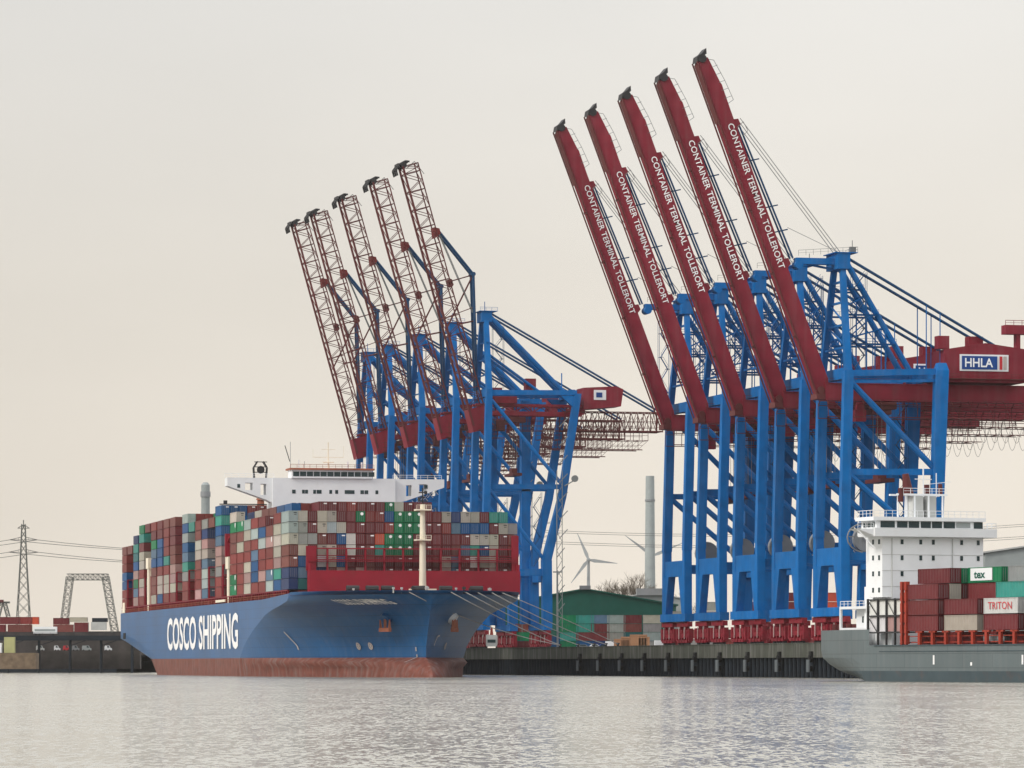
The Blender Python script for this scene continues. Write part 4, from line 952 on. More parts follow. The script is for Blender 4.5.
# ---------------------------------------------------------------- the slate feeder ship
TF = R(23.1); FL = Vector((math.cos(TF), math.sin(TF), 0)); FD = Vector((-math.sin(TF), math.cos(TF), 0))
F0 = at(904.5, 665, 790); F0.z = 0
fs = empty('feeder_ship', F0, TF, 'slate grey feeder container ship with tall white bridge house, at right', 'ship')
def fp(u, v, z=0): return F0 + FL * u + FD * v + Vector((0, 0, z))
def feeder_hull():
    W = 25.0; lv = [-2, .0, 1.0, 2.0, 2.02, 3.2, 4.5, 6.0, 6.8]
    m = MB(); idx = {}
    st0 = [-110, -95, -80, -60, -40, -20, 0, 8, 14, 18, 22, 26, 29, 32, 35, 37.5, 39.5, 41, 42]
    for li, z in enumerate(lv):
        for si, v in enumerate(st0):
            e = interp(z, (-2, 0, 1, 2, 3.2, 4.5, 6), (20, 28, 33, 36.5, 39.5, 41.3, 42)); vv = v if v <= 14 else 14 + (v - 14) * (e - 14) / (42 - 14)
            rr = max(0, (v - 10) / 32); hw = W / 2 * (1 - .34 * rr ** 2.4) if v > 10 else W / 2
            if v > 18: hw *= interp(z, (-2, 0, 2, 4.5), (1 - .6 * (v - 18) / 24, 1 - .4 * (v - 18) / 24, 1 - .15 * (v - 18) / 24, 1))
            if v < -60: hw *= max(.04, 1 - ((-60 - v) / 50) ** 2)
            for s in (-1, 1): idx[(li, si, s)] = len(m.v); m.v.append((W / 2 + s * hw, vv, z))
    n = len(st0)
    for li in range(len(lv) - 1):
        mi = 1 if lv[li + 1] <= 2 else 0
        for si in range(n - 1):
            for s in (-1, 1):
                q = [idx[(li, si, s)], idx[(li + 1, si, s)], idx[(li + 1, si + 1, s)], idx[(li, si + 1, s)]]
                m.f.append(tuple(q if s < 0 else q[::-1])); m.m.append(mi)
        for e_ in (0, n - 1):
            q = [idx[(li, e_, -1)], idx[(li, e_, 1)], idx[(li + 1, e_, 1)], idx[(li + 1, e_, -1)]]; m.f.append(tuple(q)); m.m.append(mi)
    for si in range(n - 1):
        li = len(lv) - 1; m.f.append((idx[(li, si, -1)], idx[(li, si, 1)], idx[(li, si + 1, 1)], idx[(li, si + 1, -1)])); m.m.append(0)
    # poop bulwark
    st = [(v, ) for v in st0 if v >= 14]
    a = [m.v[idx[(len(lv) - 1, st0.index(v), -1)]] for v in st0 if v >= 14]; b2 = [m.v[idx[(len(lv) - 1, st0.index(v), 1)]] for v in st0 if v >= 14]
    loop = a + b2[::-1]
    for p_, q_ in zip(loop, loop[1:]): m.face([p_, q_, (q_[0], q_[1], 9.8), (p_[0], p_[1], 9.8)])
    return m.build('hull', [M['slate'], M['slatedark']], fs)
fh = feeder_hull()
m = MB(); m.box(-.06, 25.06, -60, 10, 5.55, 5.7); m.box(-.12, 0, -60, 12, 6.6, 6.86); m.build('rubbing_strake', M['slatedark'], fh)
m = MB()
for v in (-11.6, -44): m.box(-.08, -.02, v, v + .55, 3.2, 4.9); m.box(-.08, -.02, v - 14, v - 13.4, 3.0, 3.6)
m.build('marking', M['letter'], fh)
# superstructure
W0, W1 = 1.2, 22.9
m = MB(); m.box(W0, W1, 11, 17.5, 15.9, 27.3); m.box(3.2, W1, 11.003, 17.5, 6.8, 15.9); m.box(W0 + 1.5, W1 - 1.5, 17.5, 21, 6.8, 18); sup = m.build('superstructure', M['white'], fs)
m = MB(); m.box(-1.2, W1 + 2.1, 9.4, 16.5, 27.303, 28.9); m.prism([(-4.6, 28.7), (-1.2, 28.7), (-1.2, 27.5)], 10, 13.5); m.build('bridge_wing', M['white'], sup)
m = MB(); m.box(-.4, W1 - .6, 10.2, 16.5, 28.903, 30.3); m.box(-1.4, W1 - .2, 9.6, 17, 30.303, 31.0); br = m.build('bridge', M['white'], sup)
for a, b_ in ((.4, 3.4), (3.9, 6.1), (6.4, 8.6), (9.0, 11.1), (11.4, 13.5), (13.9, 16.3), (20.4, 22.3)):
    m = MB(); m.box(a, b_, 10.1, 10.195, 29.0, 30.2); m.build('window', M['glass'], br)
m = MB(); m.box(16.6, 19.6, 10.1, 10.195, 29.1, 30.1); m.build('window', M['chim'], br)
m = MB()
for a in (11, 12.6, 14.2): m.box(-.5, -.405, a, a + 1.2, 29.1, 30.1)
m.build('window', M['glass'], br)
m = MB(); m.rail([(W1, 9.6, 28.9), (W1 + 2.0, 9.6, 28.9), (W1 + 2.0, 16, 28.9)], 1.1, .06, 1.4); m.rail([(-1.3, 9.7, 31.0), (W1 - .3, 9.7, 31.0)], 1.2, .06, 1.3); m.rail([(-1.3, 9.7, 31.0), (-1.3, 17, 31.0)], 1.2, .06, 1.3)
m.rail([(-4.5, 10, 28.7), (-1.2, 10, 28.7)], 1.1, .06, 1.2); m.beam((-1.2, 9.6, 25), (-4.4, 10.4, 28.6), .22)
m.build('railing', M['white'], sup)
m = MB()
m.path([(.6 + 4.0 * math.cos(math.pi * (.55 + k / 9)), 16.4, 27.2 + 2.8 * math.sin(math.pi * (.55 + k / 9))) for k in range(9)], .14, 6)
for k in range(4): m.beam((-2.6 + k * .8, 16.4, 25.4), (-2.6 + k * .8, 16.4, 27.4), .1)
m.beam((-3, 16.4, 27.4), (1, 16.4, 27.4), .2)
m.build('davit', M['grey'], sup)
for zi, z in enumerate((26.4, 23.4, 20.4, 17.3)):
    for u in (5.4, 9.4, 12.1, 18.2, 21.8):
        m = MB(); m.box(u - .28, u + .28, 10.9, 10.995, z - .5, z + .4); m.build('window', M['glass'], sup)
    for v in (12.2, 14.6):
        m = MB(); m.box(W0 - .1, W0 - .005, v - .3, v + .3, z - .5, z + .4); m.build('window', M['glass'], sup)
m = MB()
for z in (24.4, 21.4, 18.4, 15.3): m.box((W0 if z > 16 else 3.2) - .05, W1 + .05, 10.93, 11.0, z - .5, z - .42)
m.build('deck_seam', M['roofgrey'], sup)
for u in (3.2, 16.2): m = MB(); m.tube((u, 10.85, 12), (u, 10.85, 27), .09, n=6); m.build('pipe', M['roofgrey'], sup)
m = MB(); m.box(14.6, 15.5, 10.9, 10.995, 15.6, 17.5); m.build('door', M['roofgrey'], sup)
# mast gantry and funnel on top
m = MB()
for u in (7.2, 9.2, 12.2, 15.2): m.beam((u, 13, 31), (u, 13, 35.3), .26); m.beam((u, 16, 31), (u, 16, 35.3), .26)
m.beam((5.4, 13, 35.4), (16.2, 13, 35.4), .4, .35); m.beam((5.4, 16, 35.4), (16.2, 16, 35.4), .35); m.rail([(6.8, 13, 35.6), (16, 13, 35.6)], 1, .06, 1.5)
m.beam((11.6, 14, 35), (11.6, 14, 40.6), .2); m.beam((9.8, 14, 38.4), (13.4, 14, 38.4), .14); m.beam((12, 14, 37.4), (17.6, 14, 38), .1); m.beam((14.4, 14, 35), (14.4, 14, 39.6), .14)
m.build('mast', M['white'], sup)
for a_, b_, r1, r2 in (((8.9, 15, 35.4), (8.3, 15, 39.4), 1.1, .6), ((12.8, 15, 35.4), (12.8, 15, 37.4), .6, .6), ((6.2, 13, 34), (6.2, 13, 36.6), .55, .5), ((15.8, 15, 35.4), (15.8, 15, 37.6), .5, .4)):
    m = MB(); m.tube(a_, b_, r1, r2, n=12); m.build('exhaust_pipe', M['darkred'], sup)
for a_, b_ in ((9.4, 11.6), (12.4, 14.4)): m = MB(); m.box(a_, b_, 14, 17, 31.0, 35.2); m.build('funnel', M['roofgrey'], sup)
# aft deckhouse, lashing frames beside the house
m = MB(); m.box(1.6, 9, 17.6, 29.2, 13.8, 14.3); m.box(1.6, 9, 17.6, 29.2, 9.6, 10.2); m.box(1.6, 2.0, 28.7, 29.2, 10.2, 13.8); m.box(1.6, 2.0, 17.6, 18.2, 10.2, 13.8); m.box(3.6, 9, 18, 26, 10.2, 13.8); m.box(1.8, 9, 17.6, 24, 6.8, 9.6)
m.rail([(1.7, 18, 14.3), (1.7, 29, 14.3)], 1, .07, 1.4); m.build('aft_deckhouse', M['white'], fs)
m = MB()
for v in (19.2, 21, 23): m.box(3.5, 3.595, v, v + .5, 11.2, 12.4)
m.build('window', M['glass'], bpy.data.objects['aft_deckhouse'])
m = MB()
for v in (29.5, 32, 35.5, 38): m = MB(); m.tube((5.5, v, 8.5), (5.5, v, 11.0), .8, n=10); m.box(4.6, 6.4, v - .6, v + .6, 6.8, 8.9); m.build('mooring_winch', M['darkred'], fs)
m = MB()
for v in (15.6, 11.6, 8.2, 4.8, 1.2):
    for z in (9.2, 12.3, 15.4): m.beam((.6, v, z), (3, v, z), .25)
    m.beam((.6, v, 6.8), (.6, v, 15.6), .35)
for z in (9.2, 12.3, 15.4): m.beam((.6, .8, z), (.6, 15.8, z), .25)
m.beam((.5, 11.8, 12.5), (.5, 15.4, 15.3), .14); m.beam((.5, 11.8, 9.3), (.5, 15.4, 12.2), .12); m.beam((.5, 5, 12.5), (.5, 8, 15.3), .1)
m.build('lashing_frame', M['black'], fs)
m = MB()
for v in (1.4, -.2):
    for z in range(7, 19, 2): m.beam((.4, v, z), (.4, v, z + 1.6), .75, .8)
    m.beam((.3, v, 6.8), (.3, v, 17.6), .5); m.beam((20, v, 6.8), (20, v, 17.6), .5); m.beam((.3, v, 12.4), (20, v, 12.4), .5)
for v in range(-58, 0, 1):
    if v % 5 == 0: m.beam((.5, v, 6.8), (.5, v, 9.3), .8, .5); m.beam((.5, v + 1.2, 9.2), (.5, v - 1.2, 9.2), .5, .3)
m.beam((1.2, -60, 7.3), (1.2, .5, 7.3), .2); m.beam((.9, -60, 8.4), (.9, .5, 8.4), .14)
m.build('container_pedestal', M['orange'], fs)
m = MB(); m.box(3, 22, -60, 0, 6.8, 9.2); m.build('hatch_coaming', M['deckred'], fs)
m = MB(); m.box(2, 4, -33.8, -26, 7.2, 8.6); m.build('pipe_casing', M['grey'], fs)
C34 = container_mesh(6.6).mesh('container', [M['cont'], M['grey']])
for k, z in enumerate((9.4, 12.5)):
    for j in range(2):
        c_ = ('wk', 'ww')[k][j]
        container(c_, fp(2.0, 8.6 - 7.1 * j, z), TF, '%s container in the dark frame by the white bridge house, %s tier, %s' % (NAME[c_], 'lower' if k == 0 else 'upper', 'forward' if j else 'aft'), 'containers on the slate ship', C34)
# forward bays: y (v) decreasing towards the viewer; container occupies v-12.2 .. v
FB = 9.4
def fcont(bay, row, tier, code, extra=''):
    v = -12.19 - 14.6 * bay
    wb_ = ['first', 'second', 'third', 'fourth'][bay]
    return container(code, fp(1.5 + 2.5 * row, v, FB + 2.92 * tier), TF, '%s container on the slate ship, %s bay from the bridge, %s tier, %s row%s' % (NAME[code], wb_, ORD[tier + 1], ORD[row + 1], extra), 'containers on the slate ship')
for t_, rows in enumerate(['mbmmcmmm', 'mmbmmrmm', 'mcmrmmbm', '.mggmgwm']):
    for r_, c_ in enumerate(rows):
        if c_ != '.' and (r_ < 4 or t_ >= 2): fcont(0, r_, t_, c_)
for t_, rows in enumerate(['cymm', 'mmyr', '..mrm', '..gywm']):
    for r_, c_ in enumerate(rows):
        if c_ != '.':
            o = fcont(1, r_, t_, c_)
            if (t_, r_) == (3, 2):
                pn = MB(); pn.box(-1.27, -1.235, 3.2, 11.2, .35, 2.6); pb = pn.build('logo_panel', M['white'], o)
                t = text_mesh('tex', 2.0, M['green'], bold=.06, sx=1.5); map_mesh(t, lambda a, b_: (-1.30, 9.8 - a, .8 + b_)); link(t, 'lettering', pb)
tri = None
for t_, rows in enumerate(['mbb', 'wyr', '.ttm', '..yp']):
    for r_, c_ in enumerate(rows):
        if c_ != '.':
            o = fcont(2, r_, t_, c_, ', with red lettering' if (t_, r_) == (1, 0) else '')
            if (t_, r_) == (1, 0): tri = o
for t_, rows in enumerate(['mbb', 'yt', 'T']):
    for r_, c_ in enumerate(rows): fcont(3, r_, t_, c_)
tri['label'] = 'white container with red lettering on the slate ship\'s side, second tier'
t = text_mesh('TRITON', 1.9, M['signred'], bold=.0, sx=1.25); map_mesh(t, lambda a, b_: (-1.235, 10.6 - a, .75 + b_)); link(t, 'lettering', tri)
# ---------------------------------------------------------------- yard behind the cranes
def gable(name, x0, x1, xr, ye, yr, Y, depth, wm, rm, zb=QZ):
    a = at(x0, 665, Y); b_ = at(x1, 665, Y); c_ = at(xr, 665, Y); ze = at(0, ye, Y).z; zr = at(0, yr, Y).z
    r = empty(name, (c_.x, Y, zb))
    L_, R_ = a.x - c_.x, b_.x - c_.x
    m = MB(); m.prism([(L_, 0), (R_, 0), (R_, ze - zb), (0, zr - zb), (L_, ze - zb)], 0, depth); m.build('wall', wm, r)
    m = MB(); m.hexa([(L_ - .8, -.8, ze - zb - .1), (0, -.8, zr - zb + .02), (0, depth, zr - zb + .02), (L_ - .8, depth, ze - zb - .1)], [(L_ - .8, -.8, ze - zb + .4), (0, -.8, zr - zb + .5), (0, depth, zr - zb + .5), (L_ - .8, depth, ze - zb + .4)])
    m.hexa([(0, -.8, zr - zb + .02), (R_ + .8, -.8, ze - zb - .1), (R_ + .8, depth, ze - zb - .1), (0, depth, zr - zb + .02)], [(0, -.8, zr - zb + .5), (R_ + .8, -.8, ze - zb + .4), (R_ + .8, depth, ze - zb + .4), (0, depth, zr - zb + .5)])
    m.build('roof', rm, r)
    return r
wg = gable('warehouse', 496, 676, 585, 605.5, 589.5, 1520, 90, M['green'], M['green'])
tag(wg, 'long dark green gabled warehouse behind the quay', 'warehouse')
m = MB(); m.box(-2, 2, -1.2, 0, 21.8, 23.2); m.build('ridge_vent', M['grey'], wg)
m = MB()
for k in range(-26, 30, 7): m.box(k, k + 4.4, -.12, -.01, 0, 5)
m.build('door', M['T'] if 'T' in M else M['navy_stay'], wg)
wl = gable('warehouse', 612, 690, 650, 600, 593, 1900, 60, M['chim'], M['roofgrey']); tag(wl, 'pale grey long roofed shed behind the green warehouse', 'warehouse')
m = MB(); m.box(-6, 8, -2, 10, 26, 29); m.build('roof_vent', M['grey'], wl)
wr = gable('warehouse', 985, 1100, 1040, 553, 545, 1300, 60, M['chim'], M['roofgrey']); tag(wr, 'pale grey building beyond the slate ship at the right edge', 'warehouse')
# yard container blocks: 20-foot boxes seen side on
def yard(x, Y, codes, word, me=CM20, Lc=6.06):
    n = len(codes)
    for i, c_ in enumerate(codes):
        p_ = at(x, 665, Y); container(c_, (p_.x + Lc, Y, QZ + .02 + 2.9 * i), R(90), '%s container %s, %s up' % (NAME[c_], word, ORD[i + 1]), 'containers in the yard', me)
for x, cs, wd_ in ((513, 'mgb', 'left of the lattice cranes\' feet'), (560, 'gtgg', 'at the left end of the yard row'), (576, 'Bmtt', 'second stack from the left in the yard row'), (591, 'nmms', 'third stack from the left in the yard row'), (607, 'syyp', 'in the grey stack of the yard row'),
                   (623.5, 'mTbm', 'in the brown stack of the yard row'), (643, 'ypyc', 'in the right stack of the yard row')):
    yard(x, 1420, cs, wd_)
for x, cs, wd_ in ((668, 'yyyy', 'behind the farthest red-boom crane'), (700, 'ymyyy', 'behind the second red-boom crane'), (745, 'bymmm', 'behind the middle red-boom crane'), (779, 'mbmmmm', 'behind the fourth red-boom crane'), (818, 'yroooo', 'orange stack behind the nearest red-boom crane')):
    yard(x, 1320, cs, 'in the stack ' + wd_ if 'orange' not in wd_ else 'in the ' + wd_)
for i, x in enumerate((664, 684, 724, 764, 804)):
    yard(x, 1302, ['mr', 'yb', 'rm', 'br', 'mo'][i], 'in the low %s pair behind the red crane bogies' % ORD[i + 1])
# crates
for i, (x, w_, h_) in enumerate(((614, 5, 3.2), (621, 3, 3.9), (630, 5.5, 4.6), (638, 3.6, 3.9))):
    p_ = at(x, 665, 1370); m = MB(); m.box(0, w_, 0, 2.4, 0, h_)
    for k in range(int(w_ / .9) + 1): m.box(k * .9, k * .9 + .15, -.08, -.005, 0, h_)
    m.box(-.05, w_ + .05, -.12, -.085, h_ - .4, h_ - .15); o = m.build('wooden_crate', M['wood']); o.location = (p_.x, 1370, QZ)
    tag(o, 'pale orange wooden crate on the quay, %s of four' % ['leftmost', 'second from left', 'third from left', 'rightmost'][i], 'crate', 'wooden crates in the yard')
# vehicles on the quay
def car(x, Y, mt, label, van=False, s=1.0):
    p_ = at(x, 665, Y); r = empty('parked_van' if van else 'parked_car', (p_.x, Y, QZ), R(6), label, 'van' if van else 'car', 'vehicles parked on the quay'); Lc = 4.4 if not van else 5.6
    m = MB()
    if van: m.prism([(0, .4), (Lc, .4), (Lc, 1.2), (Lc - .9, 1.5), (Lc - 1.5, 2.5), (0, 2.5)], 0, 1.9)
    else: m.prism([(0, .35), (Lc, .35), (Lc, .85), (Lc - 1, .95), (Lc - 1.6, 1.45), (1.0, 1.45), (.4, .95), (0, .9)], 0, 1.75)
    m.build('body', mt, r)
    m = MB()
    if van: m.prism([(Lc - 2.2, 1.5), (Lc - 1.05, 1.5), (Lc - 1.55, 2.3), (Lc - 2.2, 2.3)], -.02, -.005)
    else: m.prism([(.7, .98), (Lc - 1.2, .98), (Lc - 1.7, 1.38), (1.1, 1.38)], -.02, -.005)
    m.build('window', M['glass'], r)
    for q in (.9, Lc - .9):
        for y in (-.06, 1.7 if not van else 1.85):
            m = MB(); m.tube((q, y, .33), (q, y + .2, .33), .33, n=12); m.build('wheel', M['rubber'], r)
    r.scale = (s, s, s)
for x, mt, lb, vn in ((577, M['grey'], 'grey car parked before the left of the yard row', False), (589, M['white'], 'white car parked before the maroon yard containers', False), (598, M['signblue'], 'blue car parked before the yard row', False), (606, M['white'], 'white van parked before the grey yard containers', True), (655, M['white'], 'white van parked next to the first red-boom crane', True)):
    car(x, 1375 - (50 if x > 640 else 0), mt, lb, vn)
# white service truck next to the blue bow
p_ = q_at(481) + QL * 2 + QD * (-20); tr = empty('service_truck', (p_.x - 5, p_.y, QZ), 0, 'white box truck with red beacon mast on the quay beside the blue bow', 'truck')
m = MB(); m.box(0, 3.6, 0, 6, 1.0, 4.4); m.build('cargo_box', M['roofgrey'], tr); m = MB(); m.box(.2, 3.4, -2, -.1, .7, 3.2); m.build('cab', M['roofgrey'], tr)
m = MB(); m.box(.5, 3.1, -2.06, -2.005, 1.9, 2.9); m.build('windscreen', M['glass'], tr)
m = MB(); m.tube((1.8, 3, 4.4), (1.8, 3, 6.8), .55, .3, n=8); m.build('beacon', M['orange'], tr)
for q in (-1, 1.6, 4.6):
    for s in (.1, 3.1): m = MB(); m.tube((s, q, .5), (s + .4, q, .5), .5, n=12); m.build('wheel', M['rubber'], tr)

# chimneys
def chimney(x, Y, ytop, w0, w1, label, dome=False):
    p_ = at(x, 665, Y); zt = at(0, ytop, Y).z; k = Y / F
    r = empty('chimney', (p_.x, Y, 7.4), 0, label, 'chimney')
    m = MB(); m.tube((0, 0, 0), (0, 0, zt - 7.4), w1 * k / 2, w0 * k / 2, n=24); 
    if dome: m.tube((0, 0, zt - 7.4), (0, 0, zt - 6.2), w0 * k / 2, w0 * k / 4, n=24)
    m.build('shaft', M['chim'], r, smooth=False)
    for f_ in ((.14, .86) if not dome else (.93,)):
        z = (zt - 7.4) * f_; q = (w1 + (w0 - w1) * f_) * k / 2
        m = MB(); m.tube((0, 0, z), (0, 0, z + (1.2 if not dome else 2.4)), q + .35, n=24); m.build('ring', M['grey'], r)
chimney(650, 2500, 476, 8.6, 12, 'tall pale grey concrete chimney beside the red-boom cranes')
chimney(205.5, 1900, 485, 8.6, 9, 'grey round-topped chimney rising behind the ship\'s containers', True)
# wind turbines
def turbine(x, y, Y, ang, bl, label):
    p_ = at(x, y, Y); k = Y / F; r = empty('wind_turbine', (p_.x, Y, 7.4), 0, label, 'wind turbine', 'wind turbines'); h = p_.z - 7.4
    m = MB(); m.tube((0, 0, 0), (0, 0, h), 2.0, 1.2, n=14); m.build('tower', M['turb'], r)
    m = MB(); m.tube((0, -4, h), (0, 5, h), 1.8, 1.4, n=12); m.tube((0, -6, h), (0, -4, h), .8, 1.8, n=12); m.build('nacelle', M['turb'], r)
    for i in range(3):
        a = R(ang + 120 * i); L_ = bl * k; d = Vector((math.cos(a), 0, math.sin(a))); c_ = Vector((0, -5, h))
        n_ = Vector((-d.z, 0, d.x)); b2 = MB()
        P_ = [c_ + d * 1 - n_ * .8, c_ + d * L_ * .2 - n_ * 1.7, c_ + d * L_ - n_ * .2, c_ + d * L_ + n_ * .2, c_ + d * L_ * .2 + n_ * 1.3, c_ + d * 1 + n_ * .8]
        q0 = [(p2.x, p2.z) for p2 in P_]; b2.prism(q0, -5.4, -4.6); b2.build('blade', M['turb'], r)
turbine(588.5, 560, 3600, 113, 29, 'pale wind turbine above the green warehouse roof')
turbine(652, 556, 3900, 143, 34, 'wind turbine mostly hidden behind the tall pale chimney')
# bare trees
def bare_tree(x, Y, h, label):
    p_ = at(x, 665, Y); r = empty('bare_tree', (p_.x, Y, 7.4), 0, label, 'tree', 'bare trees behind the warehouse')
    m = MB(); m.tube((0, 0, 0), (0, 0, h * .35), .5, .38, n=7); m.build('trunk', M['bark'], r)
    c = MB()
    def br(a, d, L_, rad, n):
        b_ = a + d * L_; c.tube(a, b_, rad, rad * .6, n=4, cap=False)
        if n == 0: return
        for k in range(4 if n > 2 else 3):
            d2 = (d + Vector((random.uniform(-.75, .75), random.uniform(-.75, .75), random.uniform(-.1, .5)))).normalized(); br(a.lerp(b_, random.uniform(.5, 1)), d2, L_ * random.uniform(.6, .8), rad * .6, n - 1)
    br(Vector((0, 0, h * .33)), Vector((0, 0, 1)), h * .28, .38, 5); c.build('crown', M['bark'], r)
for i, (x, h) in enumerate(((606, 31), (616, 35), (624, 34), (633, 36), (641, 33), (688, 28))):
    bare_tree(x, 1980, h, 'bare tree behind the warehouse roofs, %s' % ['leftmost of the row', 'second from left', 'third from left', 'fourth from left', 'just left of the tall chimney', 'alone right of the tall chimney'][i])
# power pylon and lines
def pylon(x, Y, ytop, label):
    p_ = at(x, 665, Y); zt = at(0, ytop, Y).z - 7.4; r = empty('power_pylon', (p_.x, Y, 7.4), 0, label, 'pylon')
    m = MB(); W_ = lambda z: interp(z, (0, zt * .70, zt * .97, zt), (4.6, 1.7, .9, .2)); zs = [zt * q for q in (0, .11, .21, .31, .4, .48, .56, .63, .70, .76, .82, .87, .92, .97)]
    for a, b_ in zip(zs, zs[1:]):
        for i in range(4):
            s = ((-1, -1), (1, -1), (1, 1), (-1, 1)); p0 = s[i]; p1 = s[(i + 1) % 4]
            m.beam((p0[0] * W_(a), p0[1] * W_(a), a), (p0[0] * W_(b_), p0[1] * W_(b_), b_), .42)
            m.beam((p0[0] * W_(a), p0[1] * W_(a), a), (p1[0] * W_(b_), p1[1] * W_(b_), b_), .2); m.beam((p1[0] * W_(a), p1[1] * W_(a), a), (p0[0] * W_(b_), p0[1] * W_(b_), b_), .2)
    m.beam((0, 0, zt * .95), (0, 0, zt), .5)
    m.build('tower', M['pylon'], r)
    for f_, L_ in ((.855, 7.5), (.765, 8.0), (.94, 3.2)):
        m = MB(); z = zt * f_
        for s in (-1, 1):
            m.beam((s * .8, 0, z + 1.6), (s * L_, 0, z), .3); m.beam((s * .8, 0, z), (s * L_, 0, z), .3)
            for q in (.35, .65): m.beam((s * L_ * q, 0, z), (s * L_ * q, 0, z + 1.6 * (1 - q)), .16)
        m.build('cross_arm', M['pylon'], r)
    return [Vector((p_.x + s * L_, Y, 7.4 + zt * f_)) for f_, L_ in ((.855, 7.5), (.765, 8.0)) for s in (-1, 1)]
tips = pylon(23.5, 2300, 520, 'grey lattice power pylon on the far left bank')
m = MB()
for i, tp in enumerate(tips):
    e1 = at(-400, 560, 2300); e2 = at(560, 520 if i < 2 else 533, 2700); e2.y += (i % 2) * 20
    m.path(catenary(tp, (e1.x, 2300, tp.z + 2), 10), .14, 4); m.path(catenary(tp, e2, 13, 24), .14, 4)
tag(m.build('power_lines', M['pylon']), 'thin power lines strung from the left pylon behind the ship', 'power line')
m = MB()
for y0_, y1_ in ((530, 513.5), (541, 526), (532, 515.5), (543, 528)):
    m.path(catenary(at(540, y0_, 1900), at(1150, y1_, 1900), 5, 24), .09, 4)
tag(m.build('power_lines', M['pylon']), 'thin power lines crossing behind the red-boom cranes', 'power line')

# ---------------------------------------------------------------- far left bank
YB = 1700
def bx(name, x0, x1, yt, yb, Y, d, mt, label, cat, group=None):
    a = at(x0, yt, Y); b_ = at(x1, yb, Y); m = MB(); m.box(0, b_.x - a.x, 0, d, 0, a.z - b_.z)
    o = m.build(name, mt); o.location = (a.x, Y, b_.z); return tag(o, label, cat, group)
# dark jetty
bx('dark_shed', -60, 150, 631.3, 655, 1735, 20, M['darkshed'], 'long low dark red-brown shed behind the left jetty', 'shed')
a = at(-60, 665, 1640); z0, z1 = at(0, 640.5, 1640).z, at(0, 635.5, 1640).z; jt = empty('jetty', (a.x, 1640, 0), 0, 'dark steel jetty deck on posts along the left bank', 'jetty')
m = MB(); m.box(0, 125, 0, 9, z0, z1); m.rail([(0, 0, z1), (125, 0, z1)], 1.1, .08, 3); m.build('deck', M['pile'], jt)
for q in range(0, 125, 12): m = MB(); m.tube((q + 2, 2, -2), (q + 2, 2, z0), .55, n=8); m.beam((q + 2, 2, z0 - 2), (q + 8, 2, z0), .3); m.build('post', M['pile'], jt)
bx('brown_quay_wall', -60, 35.5, 653, 669, 1600, 12, M['brown'], 'low brown timber quay wall at the left edge of the water', 'wall')
bx('dark_quay_wall', 35.6, 140, 651, 669, 1655, 6, M['darkshed'], 'dark quay wall under the jetty behind the blue stern', 'wall')
bx('yellow_crate', 4, 14.5, 637, 652.8, 1602, 3, M['yellow'], 'pale yellow steel box on the brown quay wall', 'box')
bx('white_crate', -4, 1.5, 643, 652.8, 1602, 3, M['white'], 'small white box at the far left edge on the brown quay', 'box')
for i, (x0, w_, yt, yb, c_, lb) in enumerate(((0, 20, 617, 624.2, 'm', 'upper maroon container at the left edge'), (20.3, 12, 617, 624.2, 'r', 'upper rust red container, second from the left edge'), (32.6, 6.5, 617, 624.2, 'o', 'orange container end at the right of the upper left stack'), (-14, 20, 624.6, 632, 'm', 'lower maroon container at the left edge'), (8, 24, 624.6, 632, 'b', 'lower brown-red container in the left stack'),
        (53.5, 16, 618, 624.4, 'm', 'maroon container in the middle of the left bank, upper left'), (53.5, 20, 624.6, 632, 'b', 'brown-red container at the bottom of the middle stack'), (74.5, 14, 622.5, 632, 'm', 'maroon container right of the middle stack bottom'), (69.8, 17.8, 617.3, 622, 'c', 'cream container on top of the middle stack'))):
    Yc = 1680; s = Yc / F; Lc = w_ * s
    me = container_mesh(Lc, (yb - yt) * s, 2.44).mesh('container', [M['cont'], M['grey']])
    p_ = at(x0, yb, Yc); container(c_, (p_.x + Lc, Yc, p_.z), R(90), lb + ' of the photo bank' if False else lb, 'containers on the left bank', me)
bx('site_cabin', 91, 105.5, 622, 630, 1690, 5, M['roofgrey'], 'grey flat-roofed site cabin beside the lattice portal', 'cabin'); 
bx('dark_tank', 92, 107, 618, 621.9, 1692, 4, M['pile'], 'dark flat roof tank above the grey site cabin', 'tank')
# pale bus
p_ = at(33, 632.5, 1640); bs = empty('pale_trailer', (p_.x, 1641, z1), 0, 'long pale grey lorry trailer parked on the jetty', 'trailer')
m = MB(); m.box(0, 9, 0, 2.5, .8, 3.4); m.build('body', M['white'], bs); m = MB(); m.box(.5, 8.5, -.03, -.005, 1.6, 2.5); m.build('side_stripe', M['chim'], bs)
for q in (1, 2.4, 7.6): m = MB(); m.tube((q, 0, .45), (q, .3, .45), .45, n=10); m.build('wheel', M['rubber'], bs)
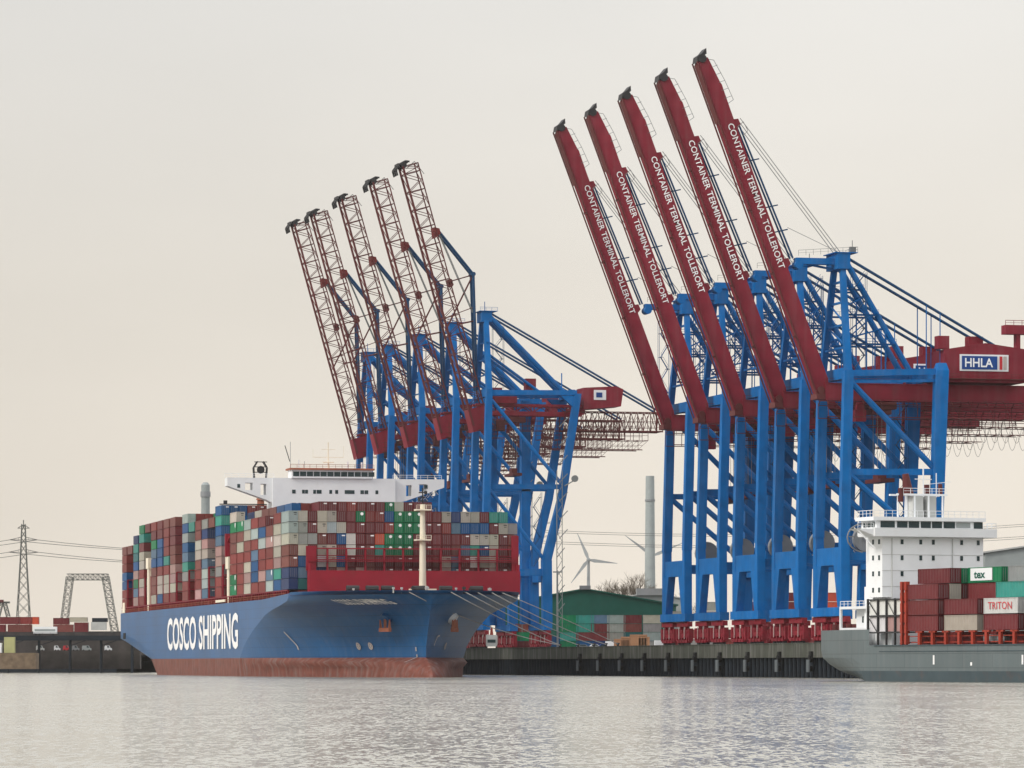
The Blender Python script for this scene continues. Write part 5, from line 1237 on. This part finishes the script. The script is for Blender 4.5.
# small craft/vans under the jetty
for i, (x, w_, mt, lb) in enumerate(((36, 8, M['roofgrey'], 'grey van under the jetty at the left'), (54, 6, M['white'], 'white van under the jetty'), (63, 7, M['signred'], 'red van under the jetty'), (72, 7, M['grey'], 'dark grey van under the jetty next to the red one'), (82, 9, M['chim'], 'pale van under the jetty near the middle post'), (104.5, 7, M['white'], 'white van under the jetty nearest the blue stern'))):
    p_ = at(x, 651, 1657); r = empty('parked_van', (p_.x, 1657, p_.z), 0, lb, 'van', 'vans under the jetty'); s = w_ * 1657 / F
    m = MB(); m.prism([(0, .3), (s, .3), (s, 1.0), (s - .6, 1.2), (s - 1.0, 2.1), (.2, 2.1), (0, 1.6)], 0, 1.8); m.build('body', mt, r)
    m = MB(); m.prism([(s - 1.7, 1.3), (s - .7, 1.3), (s - 1.05, 1.95), (s - 1.7, 1.95)], -.02, -.005); m.build('window', M['glass'], r)
    for q in (.6, s - .7): m = MB(); m.tube((q, -.05, .3), (q, .2, .3), .3, n=10); m.build('wheel', M['rubber'], r)
# lattice portal
def truss(m, a, b_, w_, h, n, r_=.3):
    a = Vector(a); b_ = Vector(b_); d = (b_ - a).normalized(); y = Vector((0, 1, 0)); x = d.cross(y).normalized()
    for s in (-1, 1):
        for q in (-1, 1): m.beam(a + x * s * w_ / 2 + y * q * h / 2, b_ + x * s * w_ / 2 + y * q * h / 2, r_)
    for i in range(n):
        p0 = a.lerp(b_, i / n); p1 = a.lerp(b_, (i + 1) / n)
        for q in (-1, 1):
            m.beam(p0 + x * w_ / 2 + y * q * h / 2, p1 - x * w_ / 2 + y * q * h / 2, r_ * .6); m.beam(p0 - x * w_ / 2 + y * q * h / 2, p1 + x * w_ / 2 + y * q * h / 2, r_ * .6)
            m.beam(p1 + x * w_ / 2 + y * q * h / 2, p1 - x * w_ / 2 + y * q * h / 2, r_ * .6)
        for s in (-1, 1): m.beam(p0 + x * s * w_ / 2 - y * h / 2, p1 + x * s * w_ / 2 + y * h / 2, r_ * .5)
pt = empty('lattice_portal', at(88, 640, 1700), 0, 'dark steel lattice portal frame with splayed legs on the left bank', 'gantry'); base = at(88, 640, 1700)
def rel(x, y): return at(x, y, 1700) - base
m = MB(); truss(m, rel(63, 632), rel(70, 577), 2.6, 5, 8, .26); m.build('leg', M['pylon'], pt)
m = MB(); truss(m, rel(115, 632), rel(105.5, 577), 2.6, 5, 8, .26); m.build('leg', M['pylon'], pt)
m = MB(); truss(m, rel(67.5, 577), rel(108, 577), 2.4, 5, 8, .26); m.build('cross_truss', M['pylon'], pt)
# dark lattice hopper at the far left
b0 = at(4, 617, 1750); lt = empty('harbour_crane', b0, 0, 'small dark harbour crane with red cab at the far left edge', 'crane')
m = MB(); truss(m, (-2.5, 0, 0), (-1, 0, 6), 1.4, 2, 3, .25); truss(m, (1.8, 0, 0), (.2, 0, 6), 1.4, 2, 3, .25); m.beam((-3, 0, 6), (2.4, 0, 6), .8); m.build('frame', M['pylon'], lt)
m = MB(); m.box(-3.4, -.2, -1, 1, 5.9, 7.1); m.build('cab', M['darkred'], lt)
# slim light masts
for i, (x, Y, yt) in enumerate(((557.5, 1400, 572), (735, 1150, 566))):
    p_ = at(x, 665, Y); zt = at(0, yt, Y).z; r = empty('light_mast', (p_.x, Y, QZ), 0, ['slim grey light mast beside the lattice cranes\' feet', 'slim light mast behind the middle red-boom crane'][i], 'light mast')
    m = MB(); m.tube((0, 0, 0), (0, 0, zt - QZ), .35, .2, n=8); m.build('pole', M['grey'], r); m = MB(); m.beam((-1.5, 0, zt - QZ), (1.5, 0, zt - QZ), .4); m.build('lamp', M['grey'], r)

# ---------------------------------------------------------------- haze
HAZE = 0.00002
m = MB(); m.box(-2600, 2700, -30, 5600, -3.5, 190)
hz = m.build('haze', None or M['white']); hz.data.materials.clear()
hm = bpy.data.materials.new('haze'); hm.use_nodes = True; n = hm.node_tree; n.nodes.clear()
ho = n.nodes.new('ShaderNodeOutputMaterial'); pv = n.nodes.new('ShaderNodeVolumePrincipled'); pv.inputs['Density'].default_value = HAZE; pv.inputs['Color'].default_value = (.92, .90, .86, 1); pv.inputs['Anisotropy'].default_value = .2
n.links.new(pv.outputs[0], ho.inputs['Volume']); hz.data.materials.append(hm); tag(hz, kind='stuff')
print('containers', NCON)
